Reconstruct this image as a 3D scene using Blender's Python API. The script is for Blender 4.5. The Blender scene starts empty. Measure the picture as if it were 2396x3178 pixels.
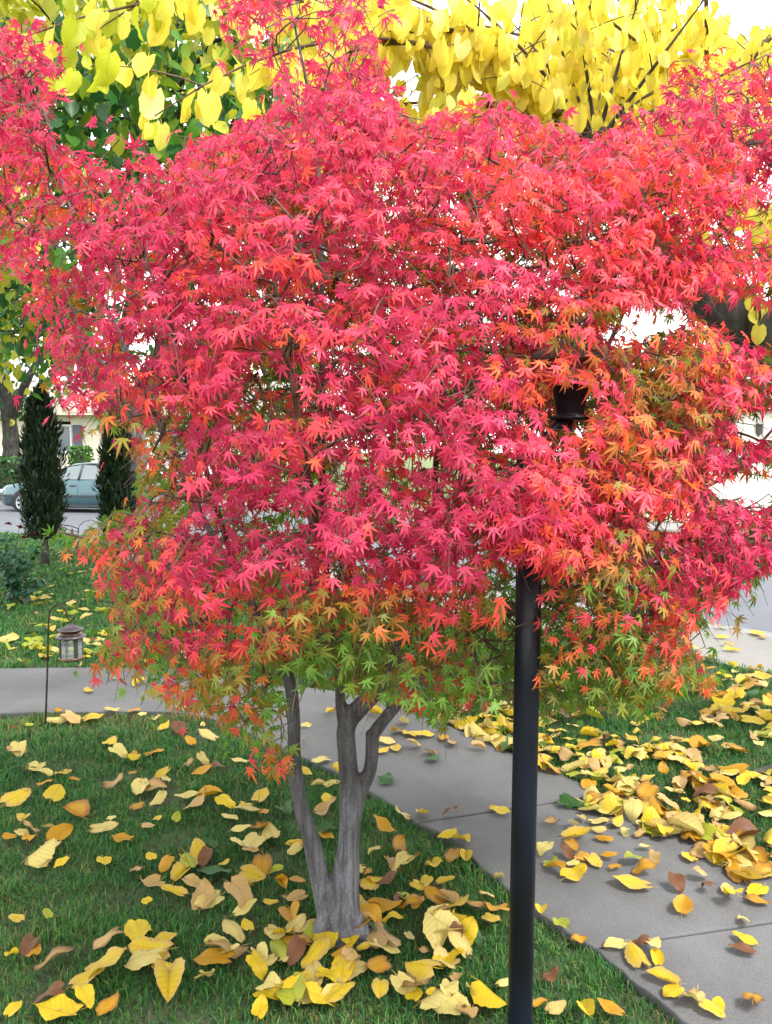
import bpy, bmesh, math, random
import numpy as np
from mathutils import Vector, Matrix, noise

R = math.radians
rng = np.random.default_rng(11)
random.seed(5)
scene = bpy.context.scene
COL = scene.collection

# ------------------------------------------------------------------ camera
F = 2447.0                      # focal length in photo pixels (photo is 2396 x 3178)
CXP, CYP = 1198.0, 1589.0
CAMZ = 1.6
PITCH = math.atan((CYP - 1400.0) / F)
cam_d = bpy.data.cameras.new("camera")
cam_d.sensor_fit = 'VERTICAL'
cam_d.sensor_height = 24.0
cam_d.lens = 24.0 * F / 3178.0
cam_d.clip_start = 0.05
cam_d.clip_end = 2000.0
cam = bpy.data.objects.new("camera", cam_d)
COL.objects.link(cam)
cam.location = (0, 0, CAMZ)
cam.rotation_euler = (R(90) - PITCH, 0, 0)
scene.camera = cam

# ------------------------------------------------------------------ light
SUN_EL, SUN_AZ = R(54), R(118)   # azimuth clockwise from +Y
world = bpy.data.worlds.new("World")
scene.world = world
world.use_nodes = True
wn = world.node_tree.nodes
wl = world.node_tree.links
wn.clear()
sky = wn.new('ShaderNodeTexSky')
sky.sky_type = 'NISHITA'
sky.sun_disc = False
sky.sun_elevation = SUN_EL
sky.sun_rotation = SUN_AZ
sky.air_density = 1.0
sky.dust_density = 1.5
sky.ozone_density = 1.0
hsv = wn.new('ShaderNodeHueSaturation')
hsv.inputs['Saturation'].default_value = 0.42
bg = wn.new('ShaderNodeBackground')
bg.inputs['Strength'].default_value = 0.15
wo = wn.new('ShaderNodeOutputWorld')
wl.new(sky.outputs[0], hsv.inputs['Color'])
veil = wn.new('ShaderNodeMix')            # even bright cloud veil over the sky
veil.data_type = 'RGBA'
veil.inputs['Factor'].default_value = 0.6
veil.inputs[7].default_value = (7.0, 6.9, 6.7, 1)
wl.new(hsv.outputs[0], veil.inputs[6])
wl.new(veil.outputs[2], bg.inputs['Color'])
wl.new(bg.outputs[0], wo.inputs['Surface'])
sun_d = bpy.data.lights.new("sun", 'SUN')
sun_d.energy = 1.5
sun_d.angle = R(14)
sun_d.color = (1.0, 0.95, 0.87)
sun = bpy.data.objects.new("sun", sun_d)
COL.objects.link(sun)
sdir = Vector((math.sin(SUN_AZ) * math.cos(SUN_EL), math.cos(SUN_AZ) * math.cos(SUN_EL), math.sin(SUN_EL)))
sun.rotation_euler = sdir.to_track_quat('Z', 'Y').to_euler()
sun.location = sdir * 30

vs = scene.view_settings
vs.view_transform = 'Standard'
vs.look = 'None'
vs.gamma = 1.0
vs.use_curve_mapping = False
vs.exposure = 1.95
scene.render.engine = 'CYCLES'
scene.cycles.max_bounces = 10
scene.cycles.diffuse_bounces = 6
scene.cycles.transmission_bounces = 8
scene.cycles.transparent_max_bounces = 6
scene.cycles.caustics_reflective = False
scene.cycles.caustics_refractive = False

# ------------------------------------------------------------------ pixel -> place
cp, sp_ = math.cos(PITCH), math.sin(PITCH)
def ray(px, py):
    a, b = (px - CXP) / F, (CYP - py) / F
    return np.array([a, cp + b * sp_, -sp_ + b * cp])
def at(px, py, Y):
    d = ray(px, py)
    return np.array([0, 0, CAMZ]) + d * (Y / d[1])
def gnd(px, py, z=0.0):
    d = ray(px, py)
    return np.array([0, 0, CAMZ]) + d * ((z - CAMZ) / d[2])
def proj(P):
    P = np.atleast_2d(P) - np.array([0, 0, CAMZ])
    f = P[:, 1] * cp - P[:, 2] * sp_
    u = P[:, 1] * sp_ + P[:, 2] * cp
    f = np.where(f < 1e-3, 1e-3, f)
    return np.stack([CXP + F * P[:, 0] / f, CYP - F * u / f], 1), f
def inpoly(pts, poly):
    pts = np.atleast_2d(pts)
    x, y = pts[:, 0], pts[:, 1]
    p = np.asarray(poly, float)
    ins = np.zeros(len(x), bool)
    j = len(p) - 1
    for i in range(len(p)):
        xi, yi = p[i]
        xj, yj = p[j]
        c = ((yi > y) != (yj > y)) & (x < (xj - xi) * (y - yi) / (yj - yi + 1e-12) + xi)
        ins ^= c
        j = i
    return ins
def srgb(r, g, b, k=1.0):
    c = np.array([r, g, b]) / 255.0
    return tuple(np.where(c <= 0.04045, c / 12.92, ((c + 0.055) / 1.055) ** 2.4) * k)

# ------------------------------------------------------------------ materials
MATS = {}
def nodes_of(name):
    m = bpy.data.materials.new(name)
    m.use_nodes = True
    n, l = m.node_tree.nodes, m.node_tree.links
    MATS[name] = m
    return m, n, l, n['Principled BSDF'], n['Material Output']
def surf(name, base, rough=0.6, metal=0.0, var=0.15, scale=12.0, bump=0.0, bscale=80.0, spec=0.5, stretch=None, dark=None, coat=0.0):
    """Principled surface with noise colour variation, optional second tone patches and fine bump."""
    m, n, l, b, o = nodes_of(name)
    b.inputs['Roughness'].default_value = rough
    b.inputs['Metallic'].default_value = metal
    b.inputs['Specular IOR Level'].default_value = spec
    b.inputs['Coat Weight'].default_value = coat
    tc = n.new('ShaderNodeTexCoord')
    mp = n.new('ShaderNodeMapping')
    if stretch:
        mp.inputs['Scale'].default_value = stretch
    l.new(tc.outputs['Object'], mp.inputs[0])
    nz = n.new('ShaderNodeTexNoise')
    nz.inputs['Scale'].default_value = scale
    nz.inputs['Detail'].default_value = 6
    l.new(mp.outputs[0], nz.inputs['Vector'])
    cr = n.new('ShaderNodeValToRGB')
    base = np.array(base[:3])
    d2 = np.array(dark) if dark is not None else base * (1 - var * 1.6)
    cr.color_ramp.elements[0].position = 0.32
    cr.color_ramp.elements[1].position = 0.68
    cr.color_ramp.elements[0].color = (*d2, 1)
    cr.color_ramp.elements[1].color = (*(base * (1 + var)), 1)
    l.new(nz.outputs['Fac'], cr.inputs[0])
    l.new(cr.outputs[0], b.inputs['Base Color'])
    if bump > 0:
        n2 = n.new('ShaderNodeTexNoise')
        n2.inputs['Scale'].default_value = bscale
        n2.inputs['Detail'].default_value = 5
        l.new(mp.outputs[0], n2.inputs['Vector'])
        bp = n.new('ShaderNodeBump')
        bp.inputs['Strength'].default_value = bump
        bp.inputs['Distance'].default_value = 0.01
        l.new(n2.outputs['Fac'], bp.inputs['Height'])
        l.new(bp.outputs[0], b.inputs['Normal'])
    return m

def leaf_mat(name, transl=0.45, rough=0.5, spec=0.35, spots=None, veins=0.0, gain=1.0):
    m, n, l, b, o = nodes_of(name)
    at_ = n.new('ShaderNodeAttribute')
    at_.attribute_name = 'Col'
    col = at_.outputs['Color']
    uv = n.new('ShaderNodeUVMap')
    if spots is not None:      # brown blotches of decay
        tc = n.new('ShaderNodeTexCoord')
        nz = n.new('ShaderNodeTexNoise')
        nz.inputs['Scale'].default_value = 22.0
        nz.inputs['Detail'].default_value = 4
        l.new(tc.outputs['Object'], nz.inputs['Vector'])
        cr = n.new('ShaderNodeValToRGB')
        cr.color_ramp.elements[0].position = 0.63
        cr.color_ramp.elements[1].position = 0.72
        cr.color_ramp.elements[0].color = (0, 0, 0, 1)
        cr.color_ramp.elements[1].color = (0.6, 0.6, 0.6, 1)
        l.new(nz.outputs['Fac'], cr.inputs[0])
        mx = n.new('ShaderNodeMix')
        mx.data_type = 'RGBA'
        l.new(cr.outputs[0], mx.inputs['Factor'])
        l.new(col, mx.inputs[6])
        mx.inputs[7].default_value = (*spots, 1)
        col = mx.outputs[2]
    if veins > 0:
        # side veins as thin oblique lines and a midrib
        sx = n.new('ShaderNodeSeparateXYZ')
        l.new(uv.outputs[0], sx.inputs[0])
        ab = n.new('ShaderNodeMath'); ab.operation = 'ABSOLUTE'
        l.new(sx.outputs['X'], ab.inputs[0])
        ma = n.new('ShaderNodeMath'); ma.operation = 'MULTIPLY_ADD'
        l.new(ab.outputs[0], ma.inputs[0]); ma.inputs[1].default_value = -0.75
        l.new(sx.outputs['Y'], ma.inputs[2])
        mu = n.new('ShaderNodeMath'); mu.operation = 'MULTIPLY'
        l.new(ma.outputs[0], mu.inputs[0]); mu.inputs[1].default_value = 7.0
        fr = n.new('ShaderNodeMath'); fr.operation = 'PINGPONG'
        l.new(mu.outputs[0], fr.inputs[0]); fr.inputs[1].default_value = 0.5
        lt = n.new('ShaderNodeMath'); lt.operation = 'LESS_THAN'
        l.new(fr.outputs[0], lt.inputs[0]); lt.inputs[1].default_value = 0.07
        l2 = n.new('ShaderNodeMath'); l2.operation = 'LESS_THAN'
        l.new(ab.outputs[0], l2.inputs[0]); l2.inputs[1].default_value = 0.03
        mxx = n.new('ShaderNodeMath'); mxx.operation = 'MAXIMUM'
        l.new(lt.outputs[0], mxx.inputs[0]); l.new(l2.outputs[0], mxx.inputs[1])
        sc = n.new('ShaderNodeMath'); sc.operation = 'MULTIPLY'
        l.new(mxx.outputs[0], sc.inputs[0]); sc.inputs[1].default_value = veins
        bp = n.new('ShaderNodeBump')
        bp.inputs['Strength'].default_value = 0.6
        bp.inputs['Distance'].default_value = 0.002
        bp.invert = True
        l.new(mxx.outputs[0], bp.inputs['Height'])
        l.new(bp.outputs[0], b.inputs['Normal'])
        hs = n.new('ShaderNodeMix'); hs.data_type = 'RGBA'; hs.blend_type = 'MULTIPLY'
        l.new(sc.outputs[0], hs.inputs['Factor'])
        l.new(col, hs.inputs[6]); hs.inputs[7].default_value = (0.75, 0.62, 0.5, 1)
        col = hs.outputs[2]
    l.new(col, b.inputs['Base Color'])
    b.inputs['Roughness'].default_value = rough
    b.inputs['Specular IOR Level'].default_value = spec
    tr = n.new('ShaderNodeBsdfTranslucent')
    l.new(col, tr.inputs['Color'])
    ms = n.new('ShaderNodeMixShader')
    ms.inputs[0].default_value = transl
    l.new(b.outputs[0], ms.inputs[1])
    l.new(tr.outputs[0], ms.inputs[2])
    l.new(ms.outputs[0], o.inputs['Surface'])
    return m

def glass_mat(name, tint=(0.8, 0.9, 0.88), alpha=0.35, rough=0.05):
    m, n, l, b, o = nodes_of(name)
    b.inputs['Base Color'].default_value = (*tint, 1)
    b.inputs['Roughness'].default_value = rough
    tr = n.new('ShaderNodeBsdfTransparent')
    tr.inputs[0].default_value = (*tint, 1)
    ms = n.new('ShaderNodeMixShader')
    ms.inputs[0].default_value = alpha
    l.new(tr.outputs[0], ms.inputs[1])
    l.new(b.outputs[0], ms.inputs[2])
    l.new(ms.outputs[0], o.inputs['Surface'])
    return m

leaf_mat('maple_leaf', transl=0.5, rough=0.45, spec=0.4)
leaf_mat('yellow_leaf', transl=0.55, rough=0.5, spec=0.3, veins=0.35)
leaf_mat('fallen_leaf', transl=0.25, rough=0.55, spec=0.3, spots=(0.16, 0.07, 0.02), veins=0.5)
leaf_mat('green_leaf', transl=0.4, rough=0.4, spec=0.5)
leaf_mat('grass_blade', transl=0.35, rough=0.5, spec=0.3)

def concrete(name, base, stain=0.25, speck=0.12):
    m, n, l, b, o = nodes_of(name)
    tc = n.new('ShaderNodeTexCoord')
    def nz(s, d=5):
        t = n.new('ShaderNodeTexNoise'); t.inputs['Scale'].default_value = s; t.inputs['Detail'].default_value = d
        l.new(tc.outputs['Object'], t.inputs['Vector']); return t
    a, c, d = nz(1.3, 6), nz(140, 3), nz(14, 5)
    def ramp(src, p0, p1, v0, v1):
        r = n.new('ShaderNodeMapRange')
        r.inputs[1].default_value = p0; r.inputs[2].default_value = p1
        r.inputs[3].default_value = v0; r.inputs[4].default_value = v1
        l.new(src.outputs['Fac'], r.inputs[0]); return r
    r1, r2, r3 = ramp(a, .3, .7, 1 - stain, 1 + stain * .6), ramp(c, .3, .7, 1 - speck, 1 + speck), ramp(d, .3, .7, .93, 1.06)
    m1 = n.new('ShaderNodeMath'); m1.operation = 'MULTIPLY'
    l.new(r1.outputs[0], m1.inputs[0]); l.new(r2.outputs[0], m1.inputs[1])
    m2 = n.new('ShaderNodeMath'); m2.operation = 'MULTIPLY'
    l.new(m1.outputs[0], m2.inputs[0]); l.new(r3.outputs[0], m2.inputs[1])
    mx = n.new('ShaderNodeVectorMath'); mx.operation = 'SCALE'
    mx.inputs[0].default_value = base
    l.new(m2.outputs[0], mx.inputs['Scale'])
    l.new(mx.outputs[0], b.inputs['Base Color'])
    b.inputs['Roughness'].default_value = 0.8
    bp = n.new('ShaderNodeBump'); bp.inputs['Strength'].default_value = 0.25; bp.inputs['Distance'].default_value = 0.004
    l.new(c.outputs['Fac'], bp.inputs['Height']); l.new(bp.outputs[0], b.inputs['Normal'])
    return m
concrete('path_concrete', (0.086, 0.087, 0.091), 0.40, 0.18)  # shade on the path is put into this base colour, darker than real concrete
concrete('walk_concrete', (0.155, 0.148, 0.138), 0.12)
concrete('drive_concrete', (0.42, 0.36, 0.32), 0.1)
concrete('gutter_concrete', (0.17, 0.17, 0.17), 0.2)
concrete('asphalt', (0.082, 0.09, 0.108), 0.15, 0.3)
surf('soil', (0.030, 0.048, 0.018), 0.95, var=0.4, scale=7, bump=0.8, bscale=60, dark=(0.034, 0.034, 0.017))
surf('far_lawn', (0.09, 0.13, 0.03), 0.9, var=0.35, scale=3, bump=0.5, bscale=30)
def bark_mat(name):
    m, n, l, b, o = nodes_of(name)
    tc = n.new('ShaderNodeTexCoord')
    def nz(sc, st, det=6, rough=.6):
        mp = n.new('ShaderNodeMapping'); mp.inputs['Scale'].default_value = st
        l.new(tc.outputs['Object'], mp.inputs[0])
        t = n.new('ShaderNodeTexNoise'); t.inputs['Scale'].default_value = sc; t.inputs['Detail'].default_value = det; t.inputs['Roughness'].default_value = rough
        l.new(mp.outputs[0], t.inputs['Vector']); return t
    big, streak, fine = nz(5, (1, 1, .6)), nz(40, (1.6, 1.6, .16), 8, .7), nz(130, (1, 1, .7), 4)
    def ramp(src, stops):
        r = n.new('ShaderNodeValToRGB')
        for k, (p, c) in enumerate(stops):
            e = r.color_ramp.elements[k] if k < 2 else r.color_ramp.elements.new(p)
            e.position = p; e.color = (*c, 1)
        l.new(src.outputs['Fac'], r.inputs[0]); return r
    c1 = ramp(big, [(.36, (.046, .039, .035)), (.64, (.125, .127, .142))])
    c2 = ramp(streak, [(.36, (.35, .33, .31)), (.62, (1.25, 1.25, 1.25))])
    c3 = ramp(fine, [(.3, (.7, .7, .7)), (.7, (1.2, 1.2, 1.2))])
    def mul(a, c):
        x = n.new('ShaderNodeMix'); x.data_type = 'RGBA'; x.blend_type = 'MULTIPLY'; x.inputs['Factor'].default_value = 1.0
        l.new(a, x.inputs[6]); l.new(c, x.inputs[7]); return x.outputs[2]
    l.new(mul(mul(c1.outputs[0], c2.outputs[0]), c3.outputs[0]), b.inputs['Base Color'])
    b.inputs['Roughness'].default_value = .7
    ad = n.new('ShaderNodeMath'); ad.operation = 'ADD'
    l.new(streak.outputs['Fac'], ad.inputs[0]); l.new(fine.outputs['Fac'], ad.inputs[1])
    bp = n.new('ShaderNodeBump'); bp.inputs['Strength'].default_value = .9; bp.inputs['Distance'].default_value = .006
    l.new(ad.outputs[0], bp.inputs['Height']); l.new(bp.outputs[0], b.inputs['Normal'])
bark_mat('maple_bark')
surf('twig_bark', (0.11, 0.065, 0.045), 0.7, var=0.4, scale=18)
surf('rough_bark', (0.042, 0.038, 0.033), 0.9, var=0.5, scale=7, bump=1.0, bscale=18, stretch=(3, 3, 0.8), dark=(0.012, 0.010, 0.009))
surf('pale_bark', (0.16, 0.165, 0.18), 0.9, var=0.4, scale=6, bump=0.8, bscale=18, stretch=(3, 3, 0.8), dark=(0.07, 0.065, 0.07))
surf('black_paint', (0.004, 0.006, 0.013), 0.40, var=0.5, scale=9, bump=0.12, bscale=60, spec=0.32, stretch=(1, 1, 0.25), dark=(0.0012, 0.0016, 0.003))
surf('lamp_bronze', (0.075, 0.062, 0.06), 0.55, var=0.25, scale=14)
surf('iron_rod', (0.045, 0.032, 0.02), 0.5, metal=0.5, var=0.4, scale=30)
surf('copper', (0.20, 0.085, 0.05), 0.36, metal=0.85, var=0.4, scale=25, dark=(0.12, 0.07, 0.055))
surf('aged_copper', (0.075, 0.062, 0.07), 0.45, metal=0.6, var=0.3, scale=25)
surf('lead_came', (0.03, 0.032, 0.035), 0.5, var=0.2)
glass_mat('lantern_glass', (0.62, 0.70, 0.66), 0.3)
glass_mat('lamp_glass', (0.9, 0.93, 0.93), 0.10)
glass_mat('car_glass', (0.30, 0.36, 0.38), 0.55, 0.12)
surf('car_paint', (0.055, 0.118, 0.136), 0.25, metal=0.45, var=0.05, scale=2, coat=0.6)
surf('white_paint', (0.75, 0.76, 0.77), 0.3, var=0.04, scale=2, coat=0.5)
surf('rubber', (0.012, 0.012, 0.014), 0.7, var=0.3)
surf('alloy', (0.5, 0.52, 0.55), 0.35, metal=0.6, var=0.1)
surf('dark_trim', (0.03, 0.038, 0.045), 0.5, var=0.2)
surf('cream_siding', (0.74, 0.68, 0.56), 0.7, var=0.05, scale=3)
surf('white_wall', (0.80, 0.78, 0.74), 0.7, var=0.04, scale=3)
surf('roof_shingle', (0.30, 0.27, 0.24), 0.9, var=0.3, scale=9, bump=0.5, bscale=20)
surf('fascia_paint', (0.52, 0.46, 0.36), 0.7, var=0.08)
surf('window_frame', (0.62, 0.63, 0.64), 0.5, var=0.05)
surf('window_dark', (0.10, 0.13, 0.16), 0.12, var=0.2, scale=1.5, spec=0.8)
surf('shutter_grey', (0.10, 0.11, 0.15), 0.6, var=0.1)
surf('garage_door', (0.78, 0.77, 0.75), 0.6, var=0.03)
surf('stem_green', (0.05, 0.07, 0.03), 0.7, var=0.3)

# ------------------------------------------------------------------ mesh helpers
def link(o, parent=None):
    COL.objects.link(o)
    if parent is not None:
        o.parent = parent
    return o
def tag(o, label=None, cat=None, group=None, kind=None):
    if label: o['label'] = label
    if cat: o['category'] = cat
    if group: o['group'] = group
    if kind: o['kind'] = kind
    return o
def thing(name, label, cat, group=None, loc=(0, 0, 0), rz=0.0):
    o = bpy.data.objects.new(name, None)
    o.empty_display_size = 0.1
    o.location = loc
    o.rotation_euler = (0, 0, rz)
    link(o)
    return tag(o, label, cat, group)
def finish(me, mat, smooth):
    if mat: me.materials.append(MATS[mat])
    if smooth:
        me.polygons.foreach_set('use_smooth', np.ones(len(me.polygons), bool))
    me.update()
def np_mesh(name, V, Fc, mat, parent=None, uv=None, col=None, smooth=True):
    """Mesh object from arrays; Fc is (n,3) or (n,4) with -1 never used."""
    me = bpy.data.meshes.new(name)
    V = np.asarray(V, np.float32); Fc = np.asarray(Fc, np.int32)
    k = Fc.shape[1]
    me.vertices.add(len(V)); me.vertices.foreach_set('co', V.ravel())
    me.loops.add(Fc.size); me.loops.foreach_set('vertex_index', Fc.ravel())
    me.polygons.add(len(Fc)); me.polygons.foreach_set('loop_start', np.arange(0, Fc.size, k, dtype=np.int32))
    me.update(calc_edges=True)
    if uv is not None:
        ul = me.uv_layers.new(name='UVMap')
        ul.data.foreach_set('uv', np.asarray(uv, np.float32)[Fc.ravel()].ravel())
    if col is not None:
        ca = me.color_attributes.new('Col', 'FLOAT_COLOR', 'POINT')
        c4 = np.ones((len(V), 4), np.float32); c4[:, :3] = col
        ca.data.foreach_set('color', c4.ravel())
    finish(me, mat, smooth)
    me.validate()
    return link(bpy.data.objects.new(name, me), parent)

class MB:
    def __init__(s): s.v = []; s.f = []
    def add(s, v, f):
        o = len(s.v); s.v += [tuple(p) for p in v]; s.f += [tuple(i + o for i in q) for q in f]; return s
    def box(s, c, d, rz=0.0, taper=1.0):
        cx, cy, cz = c; hx, hy, hz = d[0] / 2, d[1] / 2, d[2] / 2
        vs_ = []
        for z, t in ((-hz, 1.0), (hz, taper)):
            for x, y in ((-hx, -hy), (hx, -hy), (hx, hy), (-hx, hy)):
                x *= t; y *= t
                vs_.append((cx + x * math.cos(rz) - y * math.sin(rz), cy + x * math.sin(rz) + y * math.cos(rz), cz + z))
        return s.add(vs_, [(0, 3, 2, 1), (4, 5, 6, 7), (0, 1, 5, 4), (1, 2, 6, 5), (2, 3, 7, 6), (3, 0, 4, 7)])
    def tube(s, pts, rad, n=8, cap=True):
        pts = [Vector(p) for p in pts]
        if not hasattr(rad, '__len__'): rad = [rad] * len(pts)
        o = len(s.v); prev = None
        for i, p in enumerate(pts):
            t = (pts[min(i + 1, len(pts) - 1)] - pts[max(i - 1, 0)])
            t = t.normalized() if t.length > 1e-9 else Vector((0, 0, 1))
            if prev is None:
                a = Vector((1, 0, 0)) if abs(t.x) < 0.9 else Vector((0, 1, 0))
                u = (a - t * a.dot(t)).normalized()
            else:
                u = (prev - t * prev.dot(t))
                u = u.normalized() if u.length > 1e-6 else Vector((1, 0, 0))
            prev = u; w = t.cross(u)
            for k in range(n):
                a = 2 * math.pi * k / n
                s.v.append(tuple(p + (u * math.cos(a) + w * math.sin(a)) * rad[i]))
        for i in range(len(pts) - 1):
            for k in range(n):
                a, b = o + i * n + k, o + i * n + (k + 1) % n
                s.f.append((a, b, b + n, a + n))
        if cap:
            s.f.append(tuple(o + k for k in reversed(range(n))))
            s.f.append(tuple(o + (len(pts) - 1) * n + k for k in range(n)))
        return s
    def lathe(s, prof, c=(0, 0, 0), n=20, cap=True, squash=1.0):
        o = len(s.v)
        for r, z in prof:
            for k in range(n):
                a = 2 * math.pi * k / n
                s.v.append((c[0] + r * math.cos(a), c[1] + r * math.sin(a) * squash, c[2] + z))
        for i in range(len(prof) - 1):
            for k in range(n):
                a, b = o + i * n + k, o + i * n + (k + 1) % n
                s.f.append((a, b, b + n, a + n))
        if cap:
            s.f.append(tuple(o + k for k in reversed(range(n))))
            s.f.append(tuple(o + (len(prof) - 1) * n + k for k in range(n)))
        return s
    def build(s, name, mat, parent=None, smooth=False, bevel=0.0):
        me = bpy.data.meshes.new(name)
        me.from_pydata(s.v, [], s.f)
        finish(me, mat, smooth)
        o = link(bpy.data.objects.new(name, me), parent)
        if bevel > 0:
            b = o.modifiers.new('bevel', 'BEVEL'); b.width = bevel; b.segments = 2; b.limit_method = 'ANGLE'
        return o

def norm(a): return a / (np.linalg.norm(a, axis=-1, keepdims=True) + 1e-12)
def frames(d, nrm):
    d = norm(d); n_ = nrm - (nrm * d).sum(-1, keepdims=True) * d; n_ = norm(n_)
    return np.stack([np.cross(d, n_), d, n_], 1)      # rows side, dir, normal
def noise3(P, s=1.0, seed=0.0):
    return np.array([noise.noise(Vector((p[0] * s + seed, p[1] * s, p[2] * s))) for p in np.atleast_2d(P)])

# ------------------------------------------------------------------ leaf templates
def maple_template(droop, fold, r):
    notch, lw, sh = r.uniform(.20, .33), r.uniform(.145, .225), r.uniform(.48, .62)
    angs = np.radians([-128, -84, -43, 0, 43, 84, 128]) + r.normal(0, 0.05, 7)
    lens = np.array([0.34, 0.66, 0.90, 1.0, 0.90, 0.66, 0.34]) * (1 + r.normal(0, 0.09, 7))
    v = [(0, 0, 0)]; rad = [0.0]
    def P(a, q, z=0): v.append((q * math.sin(a), q * math.cos(a), z)); rad.append(q)
    for i in range(7):
        a, L = angs[i], lens[i]
        na = (angs[i - 1] + a) / 2 if i > 0 else a - 0.42
        P(na, notch if i > 0 else 0.08, fold * .5)
        P(a - lw, sh * L, -fold); P(a + r.normal(0, .05), L, r.normal(0, .06)); P(a + lw, sh * L, -fold)
    P(angs[-1] + 0.42, 0.08, 0)
    n_ = len(v)
    f = [(0, i + 1, i) for i in range(1, n_ - 1)]
    v = np.array(v); rad = np.array(rad)
    v[:, 2] -= droop * rad ** 2 * (0.6 + 0.4 * np.cos(np.arctan2(v[:, 0], v[:, 1])))
    # petiole
    b = len(v)
    v = np.vstack([v, [(-0.012, 0.02, -.01), (0.012, 0.02, -.01), (0.0, -0.55, 0.08)]])
    rad = np.append(rad, [0.0, 0.0, 0.0]); f.append((b, b + 1, b + 2))
    return v * 0.56, np.array(f), v[:, :2].copy(), rad
MAPLE_T = [maple_template(d, fo, rng) for d, fo in ((.18, .03), (.35, .05), (.5, .02), (.28, .08), (.62, .06), (.1, .04), (.95, .10), (.8, .16), (-.25, .12), (.4, .03), (.3, .1), (.7, .03), (1.2, .12), (.2, .06))]

def ovate(r, bend=0.0, fold=0.0, ripple=0.0, roll=0.0, twist=0.0, na=11, wide=0.36, lobed=0.0, stem=True):
    """Ovate serrated leaf of length 1 along +Y, base at origin; returns verts, quads, uv, rad."""
    ts = np.linspace(0, 1, na)
    ks = np.array([-1, -0.55, 0, 0.55, 1.0])
    ph = r.uniform(0, 6.28, 4)
    V = []; UV = []; RD = []
    for i, t in enumerate(ts):
        w = wide * 2.05 * (t + 0.03) ** 0.48 * (1.0 - t) ** 0.78 + 0.004
        if lobed: w *= 1 + lobed * math.sin(t * 15 + 1.0)
        saw = 1.0 + (0.055 if i % 2 else -0.03)
        for k in ks:
            x = k * w * (saw if abs(k) == 1 else 1)
            y = t - 0.10 * abs(k) * (1 - t) ** 3 * 1.6
            z = fold * abs(x) + ripple * math.sin(t * 9 + ph[0] + k * 1.3) * abs(k) + ripple * .6 * math.sin(t * 5 + ph[1])
            # roll the blade about its long axis
            if roll:
                a = x * roll; x, z = (math.sin(a) / roll, z + (1 - math.cos(a)) / roll)
            # bend along length
            if bend:
                a = bend * t
                yy = math.sin(a) / bend * (y / max(t, 1e-3)) if t > 1e-3 else y
                zz = (1 - math.cos(a)) / bend
                y, z = yy - z * math.sin(a), zz + z * math.cos(a)
            if twist:
                a = twist * t; x, z = x * math.cos(a) - z * math.sin(a), x * math.sin(a) + z * math.cos(a)
            V.append((x, y, z)); UV.append((k * w / wide * .5, t)); RD.append(max(abs(k), abs(t * 2 - 1)) ** 2)
    Q = []
    for i in range(na - 1):
        for k in range(4):
            a = i * 5 + k
            Q.append((a, a + 1, a + 6, a + 5))
    if stem:
        b = len(V)
        w0 = 0.012
        V += [(-w0, 0, 0), (w0, 0, 0), (w0 * .8 + .02, -.16, .02), (-w0 * .8 + .02, -.16, .02), (w0 * .6 + .06, -.32, .01), (-w0 * .6 + .06, -.32, .01)]
        UV += [(0, 0)] * 6; RD += [0] * 6
        Q += [(b, b + 1, b + 2, b + 3), (b + 3, b + 2, b + 4, b + 5)]
    return np.array(V), np.array(Q), np.array(UV), np.array(RD)

def place(T, tid, P, RM, S, C1, C2):
    """Instantiate templates as one set of arrays."""
    VV = []; FF = []; UU = []; CC = []; off = 0
    for t in range(len(T)):
        m = np.nonzero(tid == t)[0]
        if not len(m): continue
        v, f, uv, rad = T[t]
        X = np.einsum('vj,njk->nvk', v, RM[m]) * S[m][:, None, None] + P[m][:, None, :]
        w = np.clip(rad, 0, 1)[None, :, None]
        c = C1[m][:, None, :] * (1 - w) + C2[m][:, None, :] * w
        nv = len(v)
        FF.append((f[None] + (np.arange(len(m)) * nv)[:, None, None] + off).reshape(-1, f.shape[1]))
        VV.append(X.reshape(-1, 3)); CC.append(c.reshape(-1, 3)); UU.append(np.tile(uv, (len(m), 1)))
        off += nv * len(m)
    return np.vstack(VV), np.vstack(FF), np.vstack(UU), np.vstack(CC)
def leaves_obj(name, T, tid, P, RM, S, C1, C2, mat, parent=None):
    V, Fc, U, C = place(T, tid, P, RM, S, C1, C2)
    return np_mesh(name, V, Fc, mat, parent, U, C, smooth=False)
def leaf_parts(name, T, idx, tid, P, RM, S, C1, C2, mat, parent):
    for i in idx:
        j = np.array([i])
        V, Fc, U, C = place(T, tid[j], P[j] * 0, RM[j], S[j], C1[j], C2[j])
        o = np_mesh(name, V, Fc, mat, parent, U, C, smooth=False)
        o.location = tuple(P[i])

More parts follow.
